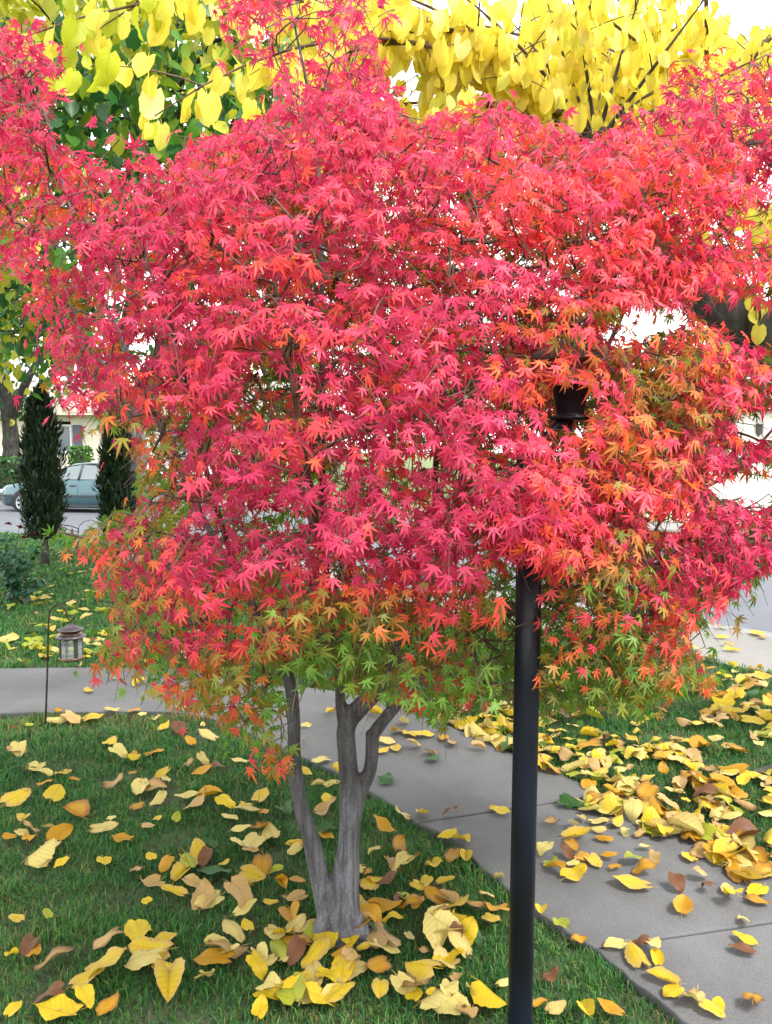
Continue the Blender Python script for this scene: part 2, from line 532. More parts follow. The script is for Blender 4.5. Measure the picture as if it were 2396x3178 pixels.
# ------------------------------------------------------------------ branching
def resample(pts, step):
    pts = np.asarray(pts, float)
    # Catmull-Rom
    out = []
    n = len(pts)
    for i in range(n - 1):
        p0, p1, p2, p3 = pts[max(i - 1, 0)], pts[i], pts[i + 1], pts[min(i + 2, n - 1)]
        k = max(1, int(np.linalg.norm((p2 - p1)[:3]) / step))
        for j in range(k):
            t = j / k
            out.append(0.5 * ((2 * p1) + (p2 - p0) * t + (2 * p0 - 5 * p1 + 4 * p2 - p3) * t * t + (3 * p1 - p0 - 3 * p2 + p3) * t ** 3))
    out.append(pts[-1])
    return np.array(out)
def grow(limbs, targets, r, wig=0.02, seg=4, far_pen=0.35, root=None, sag=0.0):
    """Connect every target to the nearest point of the growing skeleton.
    limbs: list of (k,3) arrays. Returns node positions, parents, list of polylines (node index lists), end dirs."""
    N = []; par = []; lines = []
    for L in limbs:
        idx = []
        for i, p in enumerate(L):
            N.append(p); idx.append(len(N) - 1)
            if i == 0:
                par.append(-1)
            else:
                par.append(len(N) - 2)
        # attach the limb's first node to nearest earlier node
        lines.append(idx)
    base = np.array(N)
    root = base[0] if root is None else np.asarray(root)
    dist = np.array([np.min(np.linalg.norm(base - t, axis=1)) for t in targets])
    order = np.argsort(dist)
    cap = len(N) + len(targets) * (seg + 1)
    A = np.zeros((cap, 3)); A[:len(N)] = base; cnt = len(N)
    par = par + [0] * (cap - cnt)
    rd = np.zeros(cap); rd[:cnt] = np.linalg.norm(base - root, axis=1)
    ends = np.zeros((len(targets), 3)); tnode = np.zeros(len(targets), int)
    for ti in order:
        t = targets[ti]; rt = np.linalg.norm(t - root)
        d = np.linalg.norm(A[:cnt] - t, axis=1) + far_pen * np.maximum(0, rd[:cnt] - rt + 0.03) * 2
        a = int(np.argmin(d))
        p0 = A[a].copy()
        g = A[a] - A[par[a]] if par[a] >= 0 else np.array([0, 0, .1])
        L = np.linalg.norm(t - p0)
        ctrl = p0 + norm(g) * L * 0.35 + (t - p0) * 0.25 + r.normal(0, wig, 3) + np.array([0, 0, sag * L])
        line = [a]; prev = a
        ns = max(2, min(seg, int(L / 0.04) + 1))
        for k in range(1, ns + 1):
            s = k / ns
            p = (1 - s) ** 2 * p0 + 2 * s * (1 - s) * ctrl + s * s * t
            if k < ns: p = p + r.normal(0, wig * .18, 3)
            A[cnt] = p; par[cnt] = prev; rd[cnt] = np.linalg.norm(p - root); prev = cnt; line.append(cnt); cnt += 1
        lines.append(line); tnode[ti] = prev
        ends[ti] = norm(A[prev] - A[par[prev]])
    w = np.zeros(cnt); w[tnode] = 1
    for i in range(cnt - 1, len(base) - 1, -1):
        w[par[i]] += w[i]
    return A[:cnt], par[:cnt], lines, ends, w, tnode

# ================================================================== SETTING
# street line (near kerb), from the right of the picture round the bend to the left
kerb_ctrl = [(20, -9.9, 0), (14, -3.9, 0), (8, 2.05, 0), (4, 6.05, 0), (0, 10.0, 0), (-3.2, 13.0, 0), (-7.5, 15.4, 0), (-14, 17.2, 0), (-26, 18.6, 0), (-60, 21, 0)]
kerb = resample(kerb_ctrl, 0.8)[:, :2]
tan_ = np.gradient(kerb, axis=0); tan_ = norm(tan_)
nrm_ = np.stack([tan_[:, 1], -tan_[:, 0]], 1)       # points away from the camera, across the street
walkw = np.clip((kerb[:, 0] + 2.6) / 2.2, 0.06, 1.0)     # the pavement ends where the lawn meets the kerb
def strip(name, offs, mat, kind='structure', narrow=True):
    m = MB(); n = len(kerb)
    for (o, z) in offs:
        for i in range(n):
            p = kerb[i] + nrm_[i] * (o * walkw[i] if (o < -.1 and narrow) else o)
            m.v.append((p[0], p[1], z))
    for k in range(len(offs) - 1):
        for i in range(n - 1):
            a = k * n + i
            m.f.append((a, a + n, a + n + 1, a + 1))
    o = m.build(name, mat)
    o['kind'] = kind
    return o
ground = MB().add([(-700, -700, -0.3), (700, -700, -0.3), (700, 700, -0.3), (-700, 700, -0.3)], [(0, 1, 2, 3)]).build('ground', 'soil')
ground['kind'] = 'structure'
strip('sidewalk', [(-1.22, -0.1), (-1.22, 0.012), (-0.02, 0.002)], 'walk_concrete')
strip('kerb', [(-0.012, 0.0), (0.02, 0.0), (0.22, -0.095), (0.24, -0.10)], 'gutter_concrete')
strip('gutter', [(0.24, -0.1), (0.62, -0.115), (0.66, -0.105)], 'gutter_concrete')
strip('road', [(0.66, -0.105), (2.4, -0.06), (4.2, -0.04), (6.4, -0.06), (7.9, -0.105)], 'asphalt')
strip('far_kerb', [(7.9, -0.105), (8.0, -0.1), (8.12, 0.03), (9.3, 0.06)], 'walk_concrete')
fl = strip('far_lawn', [(9.3, 0.055), (12.0, 0.35), (16.0, 0.62), (30, 0.75), (90, 0.8), (400, 0.9)], 'far_lawn')

lawn_poly = [kerb[i] - nrm_[i] * 1.215 * walkw[i] for i in range(len(kerb))]
me = bpy.data.meshes.new('lawn')
bm = bmesh.new()
vs3 = [bm.verts.new((p[0], p[1], 0.0)) for p in lawn_poly] + [bm.verts.new((-60, -20, 0)), bm.verts.new((20, -20, 0))]
fc = bm.faces.new(vs3); bmesh.ops.triangulate(bm, faces=[fc]); bmesh.ops.recalc_face_normals(bm, faces=bm.faces)
bm.to_mesh(me); bm.free()
me.materials.append(MATS['soil'])
lawn = link(bpy.data.objects.new('lawn', me)); lawn['kind'] = 'structure'

# concrete garden path: paired edge points (near edge, far edge)
PZ = 0.03
path_px = [((-900, 2240), (-760, 2085)), ((25, 2212), (25, 2073)), ((300, 2209), (300, 2071)), ((470, 2207), (560, 2078)), ((570, 2212), (720, 2100)),
           ((700, 2240), (830, 2122)), ((800, 2285), (950, 2132)), ((947, 2352), (1090, 2152)), ((1080, 2415), (1250, 2195)), ((1224, 2502), (1480, 2288)),
           ((1262, 2528), (1690, 2378)), ((1300, 2553), (1880, 2466)), ((1414, 2607), (2043, 2520)), ((1479, 2676), (2187, 2589)),
           ((1662, 2826), (2371, 2699)), ((1847, 2942), (2620, 2830)), ((2107, 3155), (2900, 3010)), ((2500, 3480), (3300, 3350))]
pathN = np.array([gnd(*a, PZ) for a, b in path_px]); pathF = np.array([gnd(*b, PZ) for a, b in path_px])
joints = [4, 11, 15, 17]
path = bpy.data.objects.new('path', None); link(path); path['kind'] = 'structure'
prev = 0
for jx in joints:
    idx = range(prev, jx + 1)
    A_ = resample(pathN[prev:jx + 1], 0.12); 
    tA = np.linspace(0, 1, 24)
    def lerp_line(L):
        d = np.r_[0, np.cumsum(np.linalg.norm(np.diff(L, axis=0), axis=1))]; d /= d[-1]
        return np.stack([np.interp(tA, d, L[:, k]) for k in range(3)], 1)
    a = lerp_line(resample(pathN[prev:jx + 1], 0.05)); b = lerp_line(resample(pathF[prev:jx + 1], 0.05))
    # open a 9 mm joint at both ends
    for arr in (a, b):
        arr[0] += norm(arr[1] - arr[0]) * 0.0045; arr[-1] -= norm(arr[-1] - arr[-2]) * 0.0045
    m = MB(); n = len(a)
    rr = np.random.default_rng(jx)
    for i in range(n):
        e = rr.normal(0, .003, 2)
        for z in (-0.06, 0.0):
            m.v.append((a[i][0] + e[0], a[i][1], PZ + z)); m.v.append((b[i][0], b[i][1] + e[1], PZ + z))
    for i in range(n - 1):
        q = i * 4; p = q + 4
        m.f += [(q + 2, q + 3, p + 3, p + 2), (q, q + 2, p + 2, p), (q + 3, q + 1, p + 1, p + 3)]
    m.f += [(0, 1, 3, 2), ((n - 1) * 4, (n - 1) * 4 + 2, (n - 1) * 4 + 3, (n - 1) * 4 + 1)]
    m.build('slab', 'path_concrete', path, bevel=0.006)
    prev = jx
PATHPOLY = np.vstack([pathN[:, :2], pathF[::-1, :2]])

# ------------------------------------------------------------------ trees: the maple
BASE = gnd(1052, 2905)
TD = BASE[1]
maple = thing('maple_tree', 'crimson and orange maple with two grey trunks, the largest tree in the picture', 'tree', loc=(0, 0, 0))
def T_(px, py, rpx, dd=0.0):
    Y = TD + dd; p = at(px, py, Y); return (*p, rpx * Y / F)
stems = [
    [T_(1056, 2965, 118), T_(1058, 2915, 96), T_(1060, 2885, 78), T_(1064, 2845, 62), T_(1068, 2790, 51), T_(1083, 2605, 35), T_(1090, 2490, 37), T_(1084, 2420, 32), T_(1077, 2334, 30), T_(1076, 2250, 31), T_(1126, 2186, 30), T_(1168, 2140, 29, .03), T_(1230, 2030, 25, .08), T_(1300, 1900, 22, .12), T_(1360, 1740, 18, .15)],
    [T_(1075, 2262, 26), T_(1058, 2190, 18), T_(1052, 2100, 16, -.02), T_(1030, 1950, 15, -.06), T_(1010, 1780, 13, -.1)],
    [T_(1095, 2500, 30), T_(1118, 2455, 25), T_(1148, 2390, 22), T_(1155, 2330, 21), T_(1158, 2282, 21), T_(1192, 2234, 20), T_(1228, 2190, 19, .02), T_(1300, 2110, 18, .05), T_(1400, 1990, 16, .1)],
    [T_(1152, 2310, 17), T_(1146, 2268, 13)],
    [T_(1040, 2930, 42), T_(1010, 2810, 34), T_(972, 2632, 29), T_(932, 2497, 25, -.01), T_(915, 2372, 22, -.02), T_(912, 2253, 21, -.03), T_(906, 2155, 20, -.03), T_(888, 2079, 19, -.03), T_(860, 2010, 17, -.02), T_(815, 1930, 16), T_(750, 1820, 14, .02)],
    [T_(1045, 2820, 40), T_(1010, 2875, 36, -.02), T_(975, 2915, 28, -.03), T_(930, 2950, 14, -.04)],
    [T_(1072, 2820, 40), T_(1105, 2875, 36, -.02), T_(1140, 2912, 26, -.04), T_(1195, 2945, 13, -.06)],
    [T_(1040, 2870, 44), T_(1000, 2880, 30, .08), T_(960, 2890, 10, .15)],
    [T_(1080, 2870, 44), T_(1120, 2880, 30, .08), T_(1165, 2890, 10, .15)],
]
tm = MB()
for s in stems:
    q = resample(np.array(s), 0.025)
    jit = noise3(q[:, :3], 14.0) * 0.10
    tm.tube([p[:3] for p in q], [max(p[3] * (1 + j), .002) for p, j in zip(q, jit)], 18)
trunk = tm.build('trunk', 'maple_bark', maple, smooth=True)
rm = trunk.modifiers.new('remesh', 'REMESH'); rm.mode = 'VOXEL'; rm.voxel_size = 0.006; rm.use_smooth_shade = True
sm = trunk.modifiers.new('smooth', 'SMOOTH'); sm.factor = 0.5; sm.iterations = 4

OUT = [(-170, 150), (60, 60), (130, 40), (180, 110), (190, 260), (215, 340), (330, 360), (440, 470), (520, 505), (590, 440), (680, 420), (760, 370), (850, 330), (830, 220), (720, 150), (680, 40), (700, -90), (1120, -90), (1150, 80), (1200, 220), (1240, 330), (1300, 400), (1380, 330), (1450, 300), (1530, 290), (1600, 340), (1720, 360), (1830, 440), (1920, 390), (2020, 300), (2080, 190), (2180, 150), (2320, 170), (2420, 130), (2540, 300), (2560, 900), (2540, 1500), (2500, 1750), (2370, 1790), (2260, 1850), (2240, 1910), (2130, 1960), (2180, 2060), (2240, 2110), (2120, 2150), (2030, 2180), (1960, 2230), (1850, 2180), (1760, 2210), (1660, 2250), (1560, 2190), (1440, 2190), (1380, 2270), (1290, 2210), (1200, 2190), (1100, 2140), (1010, 2130), (960, 2180), (940, 2330), (900, 2400), (780, 2410), (720, 2330), (690, 2230), (560, 2200), (480, 2160), (420, 2090), (300, 2070), (300, 1990), (350, 1930), (340, 1840), (280, 1760), (120, 1700), (100, 1630), (250, 1615), (415, 1570), (430, 1480), (420, 1400), (320, 1335), (240, 1290), (130, 1220), (160, 1170), (170, 1100), (120, 1010), (60, 960), (80, 880), (40, 820), (-60, 760), (-170, 600)]
HOLES = [[(1950, 945), (2080, 955), (2150, 975), (2165, 1010), (2070, 1030), (1980, 1060), (1880, 1070), (1860, 1040), (1900, 1000)],
         [(2150, 890), (2420, 960), (2420, 1090), (2270, 1060), (2150, 960)],
         [(2275, 1275), (2420, 1270), (2420, 1365), (2290, 1360)],
         [(2180, 1485), (2420, 1475), (2420, 1560), (2230, 1545)],
         [(150, 730), (240, 750), (245, 830), (150, 820)],
         [(180, 350), (420, 470), (380, 520), (170, 440)],
         [(2000, 1610), (2140, 1610), (2120, 1650), (2010, 1650)],
         [(2240, 640), (2420, 560), (2420, 770), (2290, 770)], [(955, 2140), (1260, 2190), (1250, 2500), (955, 2500)], [(870, 2085), (960, 2090), (960, 2150), (935, 2300), (890, 2300), (880, 2160)]]
POLE_Y = 1.98
def keep_mask(P, r, soft=0.93):
    q, f = proj(P)
    k = inpoly(q, OUT) | (r.random(len(P)) > soft)
    for i, h in enumerate(HOLES):
        k &= ~(inpoly(q, h) & (r.random(len(P)) < (0.80 if i == 0 else .6 if i == 7 else 0.93)))
    front = P[:, 1] < POLE_Y + 0.12
    k &= ~(front & (q[:, 0] > 1565) & (q[:, 0] < 1668) & (q[:, 1] > 1745))
    k &= ~(front & inpoly(q, [(1700, 1190), (1840, 1200), (1830, 1350), (1710, 1345)]) & (r.random(len(P)) < 0.88))
    k &= ~(front & inpoly(q, [(1790, 1090), (1930, 1095), (1930, 1170), (1790, 1170)]) & (r.random(len(P)) < 0.7))
    k &= ~(front & inpoly(q, [(1600, 1400), (1690, 1400), (1690, 1480), (1600, 1480)]) & (r.random(len(P)) < 0.25))
    return k
def crown_half(px, py):
    return 0.86 * np.sqrt(np.clip(1 - ((px - 1150) / 1420) ** 2, .07, 1)) * np.sqrt(np.clip(1 - ((py - 1250) / 1430) ** 2, .07, 1))
NS = 6300
cand = np.stack([rng.uniform(-170, 2560, NS * 4), rng.uniform(-90, 2400, NS * 4)], 1)
cand[NS // 3:NS // 3 + 900] = np.stack([rng.uniform(560, 2050, 900), rng.uniform(430, 1350, 900)], 1)
backfill = np.zeros(len(cand), bool); backfill[NS // 3:NS // 3 + 900] = True
n5 = NS // 6
cand[:n5] = np.stack([rng.uniform(1800, 2540, n5), rng.uniform(750, 2150, n5)], 1)
cand[n5:n5 + 70] = np.stack([rng.uniform(1560, 1720, 70), rng.uniform(1420, 1700, 70)], 1)
frontfill = np.zeros(len(cand), bool); frontfill[n5:n5 + 70] = True
ok = inpoly(cand, OUT)
for h in HOLES: ok &= ~inpoly(cand, h)
# thin the airy parts
thin = np.ones(len(cand))
thin[(cand[:, 1] < 330)] = 0.42
thin[inpoly(cand, [(-170, 100), (760, 380), (560, 620), (-170, 620)])] = 0.55
thin[inpoly(cand, [(60, 1580), (330, 1560), (330, 1790), (60, 1730)])] = 0.4
thin[inpoly(cand, [(1900, 1380), (2560, 1250), (2560, 1720), (1980, 1720)])] = 1.0
thin[inpoly(cand, [(280, 2060), (700, 2100), (960, 2150), (960, 2420), (640, 2420)])] = 0.6
thin[inpoly(cand, [(60, 850), (420, 850), (480, 1500), (200, 1500)])] = 0.62
ok &= rng.random(len(cand)) < thin
cand = cand[ok][:NS]; backfill = backfill[ok][:NS]; frontfill = frontfill[ok][:NS]
hh = crown_half(cand[:, 0], cand[:, 1])
u = rng.uniform(-1, 1, len(cand)); u = np.sign(u) * np.abs(u) ** 0.62
u = np.where(backfill, rng.uniform(.35, 1.0, len(u)), u)
u = np.where(frontfill, rng.uniform(-1.05, -.88, len(u)), u)
dep = TD + 0.03 + u * hh
spr = np.array([at(p[0], p[1], d) for p, d in zip(cand, dep)])
keep_s = keep_mask(spr - np.array([0, 0, .07]), rng, 1.0) & keep_mask(spr, rng, 1.0)
spr = spr[keep_s]; cand = cand[keep_s]
def limb(pts): return resample(np.array([at(*p) for p in pts]), 0.07)
def tip(i): 
    s = stems[i][-1]; return np.array(s[:3])
def limbw(start, pts): return resample(np.vstack([start[None], [at(*p) for p in pts]]), 0.07)
D = TD
limbs = [limbw(tip(0), [(1430, 1500, D + .2), (1480, 1150, D + .15), (1500, 800, D + .05), (1520, 450, D)]),
         limbw(tip(0), [(1600, 1560, D + .35), (1850, 1150, D + .4), (2050, 700, D + .25), (2230, 300, D + .1)]),
         limbw(tip(0), [(1350, 1500, D - .2), (1380, 1100, D - .45), (1400, 750, D - .4)]),
         limbw(tip(1), [(1000, 1450, D - .2), (1000, 1000, D - .2), (990, 650, D - .1), (985, 470, D), (940, 200, D), (900, 20, D)]),
         limbw(tip(1), [(960, 1500, D - .45), (900, 1150, D - .6), (850, 850, D - .5)]),
         limbw(tip(1), [(900, 1400, D + .3), (750, 950, D + .4), (650, 600, D + .3)]),
         limbw(tip(2), [(1650, 1850, D + .05), (1950, 1650, D + .05), (2250, 1480, D), (2500, 1350, D)]),
         limbw(tip(2), [(1600, 1900, D - .35), (1850, 1800, D - .45), (2100, 1750, D - .3)]),
         limbw(tip(2), [(1500, 1750, D + .5), (1650, 1450, D + .6), (1750, 1100, D + .5)]),
         limbw(tip(4), [(600, 1550, D + .05), (420, 1150, D), (250, 750, D), (150, 380, D)]),
         limbw(tip(4), [(650, 1500, D - .4), (560, 1100, D - .55), (450, 800, D - .4)]),
         limbw(tip(4), [(560, 1780, D - .1), (380, 1700, D - .1), (180, 1650, D)]),
         limbw(tip(4), [(700, 1900, D + .3), (550, 1950, D + .4), (420, 2000, D + .4)]),
         limbw(np.array(stems[4][7][:3]), [(800, 2150, D - .15), (760, 2250, D - .25)]),
         ]
A, par, lines, ends, wgt, nb = grow(limbs, spr, rng, wig=0.03, seg=5, root=at(1080, 2100, TD), sag=0.12)
nl = len(limbs)
for li in range(nl):
    idx = lines[li]; n = len(idx)
    r0 = [0.017, .016, .013, .013, .011, .011, .0135, .011, .0115, .012, .011, .009, .009, .007][li]
    MB().tube([A[i] for i in idx], list(np.linspace(r0, 0.0035, n)), 7).build('branch', 'twig_bark' if li not in (0, 3, 9) else 'maple_bark', maple, smooth=True)
tw = MB()
# leaves on sprays
P = []; Dd = []; Nn = []; SP = []; TWG = []
cen = at(1150, 1350, TD)
for s in range(len(spr)):
    e = ends[s].copy(); out = spr[s] - cen; out = out / (np.linalg.norm(out) + 1e-6)
    d0 = norm(e * 0.6 + out * 0.5 + np.array([0, 0, -0.35]) + rng.normal(0, .25, 3))
    side = norm(np.cross(d0, [0, 0, 1.0]) + 1e-6)
    L = rng.uniform(0.09, 0.17); npair = rng.integers(3, 5)
    tipp = spr[s] + d0 * L + np.array([0, 0, -L * .25])
    TWG.append([spr[s], spr[s] + d0 * L * .5 + np.array([0, 0, -L * .06]), tipp])
    for k in range(npair):
        q = spr[s] + d0 * L * (k + .4) / npair + np.array([0, 0, -L * .22 * ((k + .4) / npair) ** 2])
        for sg in (-1, 1):
            pet = rng.uniform(.025, .04)
            dd = norm(d0 * rng.uniform(.2, .7) + side * sg * rng.uniform(.4, .9) + np.array([0, 0, -rng.uniform(.3, 1.0)]) + rng.normal(0, .25, 3))
            P.append(q + (side * sg * .8 + d0 * .3) * pet + np.array([0, 0, -.2 * pet])); Dd.append(dd); SP.append(s)
            Nn.append(np.array([0, 0, .75]) + out * np.array([.8, .8, .3]) + rng.normal(0, .38, 3))
    P.append(tipp); Dd.append(norm(d0 * .5 + np.array([0, 0, -.8]) + rng.normal(0, .25, 3))); Nn.append(np.array([0, 0, .7]) + out * .8 + rng.normal(0, .35, 3)); SP.append(s)
P = np.array(P); Dd = np.array(Dd); Nn = np.array(Nn); SP = np.array(SP)
km = keep_mask(P, rng)
P, Dd, Nn, SP = P[km], Dd[km], Nn[km], SP[km]
cntl = np.bincount(SP, minlength=len(spr))
wgt = np.zeros(len(A)); wgt[nb] = (cntl >= 3)          # only wood that still carries leaves
for i in range(len(A) - 1, -1, -1):
    if par[i] >= 0: wgt[par[i]] += wgt[i]
for line in lines[nl:]:
    if wgt[line[-1]] < 1: continue
    rr = [0.0011 * math.sqrt(min(wgt[i], 14)) + 0.0004 for i in line]
    rr[0] = rr[1]
    tw.tube([A[i] for i in line], rr, 3, cap=False)
for s in range(len(spr)):
    if cntl[s] >= 4: tw.tube(TWG[s][::2], [.0013, .0007], 3, cap=False)
tw.build('twigs', 'twig_bark', maple, smooth=True)['kind'] = 'stuff'
nL = len(P)
q, f_ = proj(P)
uu = np.clip((P[:, 1] - TD) / (crown_half(q[:, 0], q[:, 1]) + .08), -1.2, 1.2)
nzs = noise3(spr, 2.2, 7.3) ; nzb = noise3(spr, 5.0, 3.1)
def sstep(x): x = np.clip(x, 0, 1); return x * x * (3 - 2 * x)
g = 0.14 + 0.40 * sstep((q[:, 1] - 900) / 1200) + 0.50 * sstep((uu + 0.75) / 1.4) * sstep((q[:, 1] - 300) / 900) + 0.70 * nzs[SP] + 0.85 * nzb[SP] + rng.normal(0, .13, nL)
g += 0.07 * sstep((q[:, 0] - 1300) / 900) * sstep((q[:, 1] - 1150) / 300)
g -= 0.20 * (uu < -0.45) * sstep((1900 - q[:, 1]) / 200)
g += 0.10 * sstep((uu + .2) / .8) * sstep((q[:, 1] - 450) / 200) * (q[:, 1] < 1300)
g += 0.20 * sstep((q[:, 0] - 1200) / 300) * sstep((q[:, 1] - 380) / 250) * sstep((1250 - q[:, 1]) / 300)
g += 0.16 * sstep((q[:, 1] - 1650) / 350) + 0.15 * inpoly(q, [(280, 1280), (520, 1280), (560, 1700), (280, 1700)])
g += 0.32 * inpoly(q, [(380, 2030), (960, 2040), (960, 2330), (860, 2330), (700, 2300), (380, 2200)])
g -= 0.08 * sstep((q[:, 0] - 1650) / 150) * (uu < 0.15) * (q[:, 1] > 1050)
g -= 0.14 * (uu < -.25) * sstep((q[:, 1] - 1450) / 150) * sstep((1950 - q[:, 1]) / 200)
g += 0.14 * (uu > .0) * sstep((q[:, 1] - 1250) / 300)
g = np.where(q[:, 1] < 950, np.minimum(g, .24 + .40 * sstep((uu + .6) / 1.1) + rng.normal(0, .05, nL) + .25 * np.maximum(nzb[SP], 0)), g)
g = np.where(q[:, 1] < 380, np.minimum(g, .10 + .3 * (q[:, 0] > 1250) + rng.normal(0, .08, nL)), g)
g = np.clip(g, 0, 1)
KM = 0.90
stops = np.array([0, .10, .24, .37, .46, .55, .65, .80, .95])
pal = np.array([srgb(212, 52, 100, KM), srgb(248, 84, 118, KM), srgb(253, 82, 98, KM), srgb(253, 98, 76, KM), srgb(244, 122, 60, KM), srgb(216, 138, 62, KM * .9), srgb(182, 152, 58, KM * .75), srgb(160, 170, 56, KM * .75), srgb(130, 180, 64, KM * .78)])
C2 = np.stack([np.interp(g, stops, pal[:, k]) for k in range(3)], 1)
gi = np.clip(g + rng.normal(.0, .06, nL), 0, 1)
C1 = np.stack([np.interp(gi, stops, pal[:, k]) for k in range(3)], 1)
br = rng.uniform(.82, 1.14, nL)[:, None]; C1 = C1 * br; C2 = C2 * br
pale = rng.random(nL) < 0.05                         # a few faded greyish pink leaves
C2[pale] = C2[pale] * .6 + np.array(srgb(205, 150, 160, .6)) * .4
tid = rng.integers(0, len(MAPLE_T), nL)
S = rng.normal(0.052, 0.0105, nL).clip(.030, .075) * np.where(uu > .15, 1.12, 1.0)
RM = frames(Dd, Nn)
inview = (q[:, 0] > 0) & (q[:, 0] < 2396) & (q[:, 1] > 0) & (q[:, 1] < 3178)
rank = np.argsort(np.where(inview, P[:, 1] / S, 1e9))
big = rank[:300]; rest = np.setdiff1d(np.arange(nL), big)
leaf_parts('leaf', MAPLE_T, big, tid, P, RM, S, C1, C2, 'maple_leaf', maple)
cr_o = leaves_obj('crown', MAPLE_T, tid[rest], P[rest], RM[rest], S[rest], C1[rest], C2[rest], 'maple_leaf', maple)
cr_o['kind'] = 'stuff'
print('maple leaves', nL)

# ------------------------------------------------------------------ yellow mulberry at the right
def leaf_templates(n, r, **kw):
    out = []
    for i in range(n):
        out.append(ovate(r, bend=r.uniform(*kw.get('bend', (-.9, -.2))), fold=r.uniform(*kw.get('fold', (.05, .45))), ripple=r.uniform(0, kw.get('ripple', .03)), twist=r.uniform(-.4, .4), na=kw.get('na', 8), wide=r.uniform(.33, .42), stem=kw.get('stem', True)))
    return out
MUL_T = leaf_templates(8, rng)
def tree_tubes(parent, paths, mat, vox=0.02, n=12, name='trunk'):
    m = MB()
    for s in paths:
        q = resample(np.array(s, float), 0.08)
        j = noise3(q[:, :3], 4.0) * 0.14
        m.tube([p[:3] for p in q], [p[3] * (1 + k) for p, k in zip(q, j)], n)
    o = m.build(name, mat, parent, smooth=True)
    r_ = o.modifiers.new('remesh', 'REMESH'); r_.mode = 'VOXEL'; r_.voxel_size = vox; r_.use_smooth_shade = True
    s_ = o.modifiers.new('smooth', 'SMOOTH'); s_.factor = .5; s_.iterations = 3
    return o
def A4(px, py, Y, r): return (*at(px, py, Y), r)
mul = thing('mulberry_tree', 'yellow leaved tree with thick dark leaning limb, behind the maple at upper right', 'tree')
knob = at(1850, 450, 4.5)
knob2 = np.array([3.3, 3.7, 3.5]); knob3 = np.array([2.2, 5.6, 3.9]); knob4 = np.array([1.9, 2.6, 3.9])
tree_tubes(mul, [
    [(2.75, 4.25, -.05, .30), (2.72, 4.25, .25, .22), (2.68, 4.25, .9, .19), (2.62, 4.27, 1.5, .18), A4(2470, 1150, 4.3, .165), A4(2330, 1010, 4.32, .145), A4(2150, 890, 4.38, .125), A4(2010, 730, 4.45, .105), A4(1900, 560, 4.5, .085), (*knob, .10), (*(knob + [-.02, 0, .08]), .07)],
    [(2.62, 4.27, 1.5, .16), (2.85, 4.1, 2.2, .14), (3.1, 3.85, 2.9, .11), (*knob2, .12)],
    [(2.58, 4.3, 1.7, .14), (2.5, 4.8, 2.5, .12), (2.3, 5.3, 3.3, .09), (*knob3, .11)],
    [(2.58, 4.25, 1.7, .13), (2.4, 3.7, 2.6, .11), (2.1, 3.1, 3.4, .09), (*knob4, .10)]], 'rough_bark', .02)
root = MB()
rp = [(2.55, 4.1, .0), (2.3, 3.98, .0), (*gnd(2320, 2415)[:2], .0), (*gnd(2270, 2440)[:2], -.005), (*gnd(2220, 2470)[:2], -.04)]
root.tube(resample(np.array(rp), .05), list(np.linspace(.065, .015, len(resample(np.array(rp), .05)))), 9).build('surface_root', 'rough_bark', mul, smooth=True)
# long pruned shoots: (knob, end pixel, end depth, arch)
shoots = []
for (px, py, Y, ar) in [(1400, -40, 4.0, .1), (1290, 20, 4.3, .12), (1450, 180, 4.7, .15), (1680, -60, 4.6, .0), (1760, -80, 4.3, .0), (1800, 20, 4.7, 0), (1560, 40, 4.9, .1), (2000, -60, 4.6, .05),
                        (2200, -20, 4.4, .05), (2430, 150, 4.3, .12), (2500, 330, 4.6, .15), (1180, 330, 4.2, .2), (980, 130, 4.0, .25), (700, 60, 3.6, .3), (250, 0, 3.4, .3), (480, 360, 3.5, .35),
                        (760, 330, 3.7, .35), (620, 60, 3.9, .3), (1100, -60, 3.8, .2), (1320, 450, 4.6, .2), (1000, 430, 4.5, .3), (2100, 250, 4.9, .1), (2420, 730, 4.7, .3), (2480, 760, 4.2, .3), (2300, 480, 4.8, .3),
                        (1550, 560, 4.7, .2), (1650, 200, 5.0, .1), (1900, 150, 5.1, .05), (60, 120, 3.6, .3), (1950, 640, 5.0, .2), (880, -40, 4.4, .2)]:
    shoots.append((knob, at(px, py, Y), ar))
for i in range(20):
    shoots.append((knob3, at(rng.uniform(1050, 2480), rng.uniform(-120, 560), rng.uniform(5.2, 6.8)), .12))
for kb in (knob2, knob3, knob4):
    for i in range(13):
        a = rng.uniform(0, 6.28); L = rng.uniform(1.2, 2.1)
        shoots.append((kb, kb + np.array([math.cos(a) * L * .8, math.sin(a) * L * .8, rng.uniform(.1, .9) * L]), .1))
P = []; Dd = []; Nn = []; yz = []
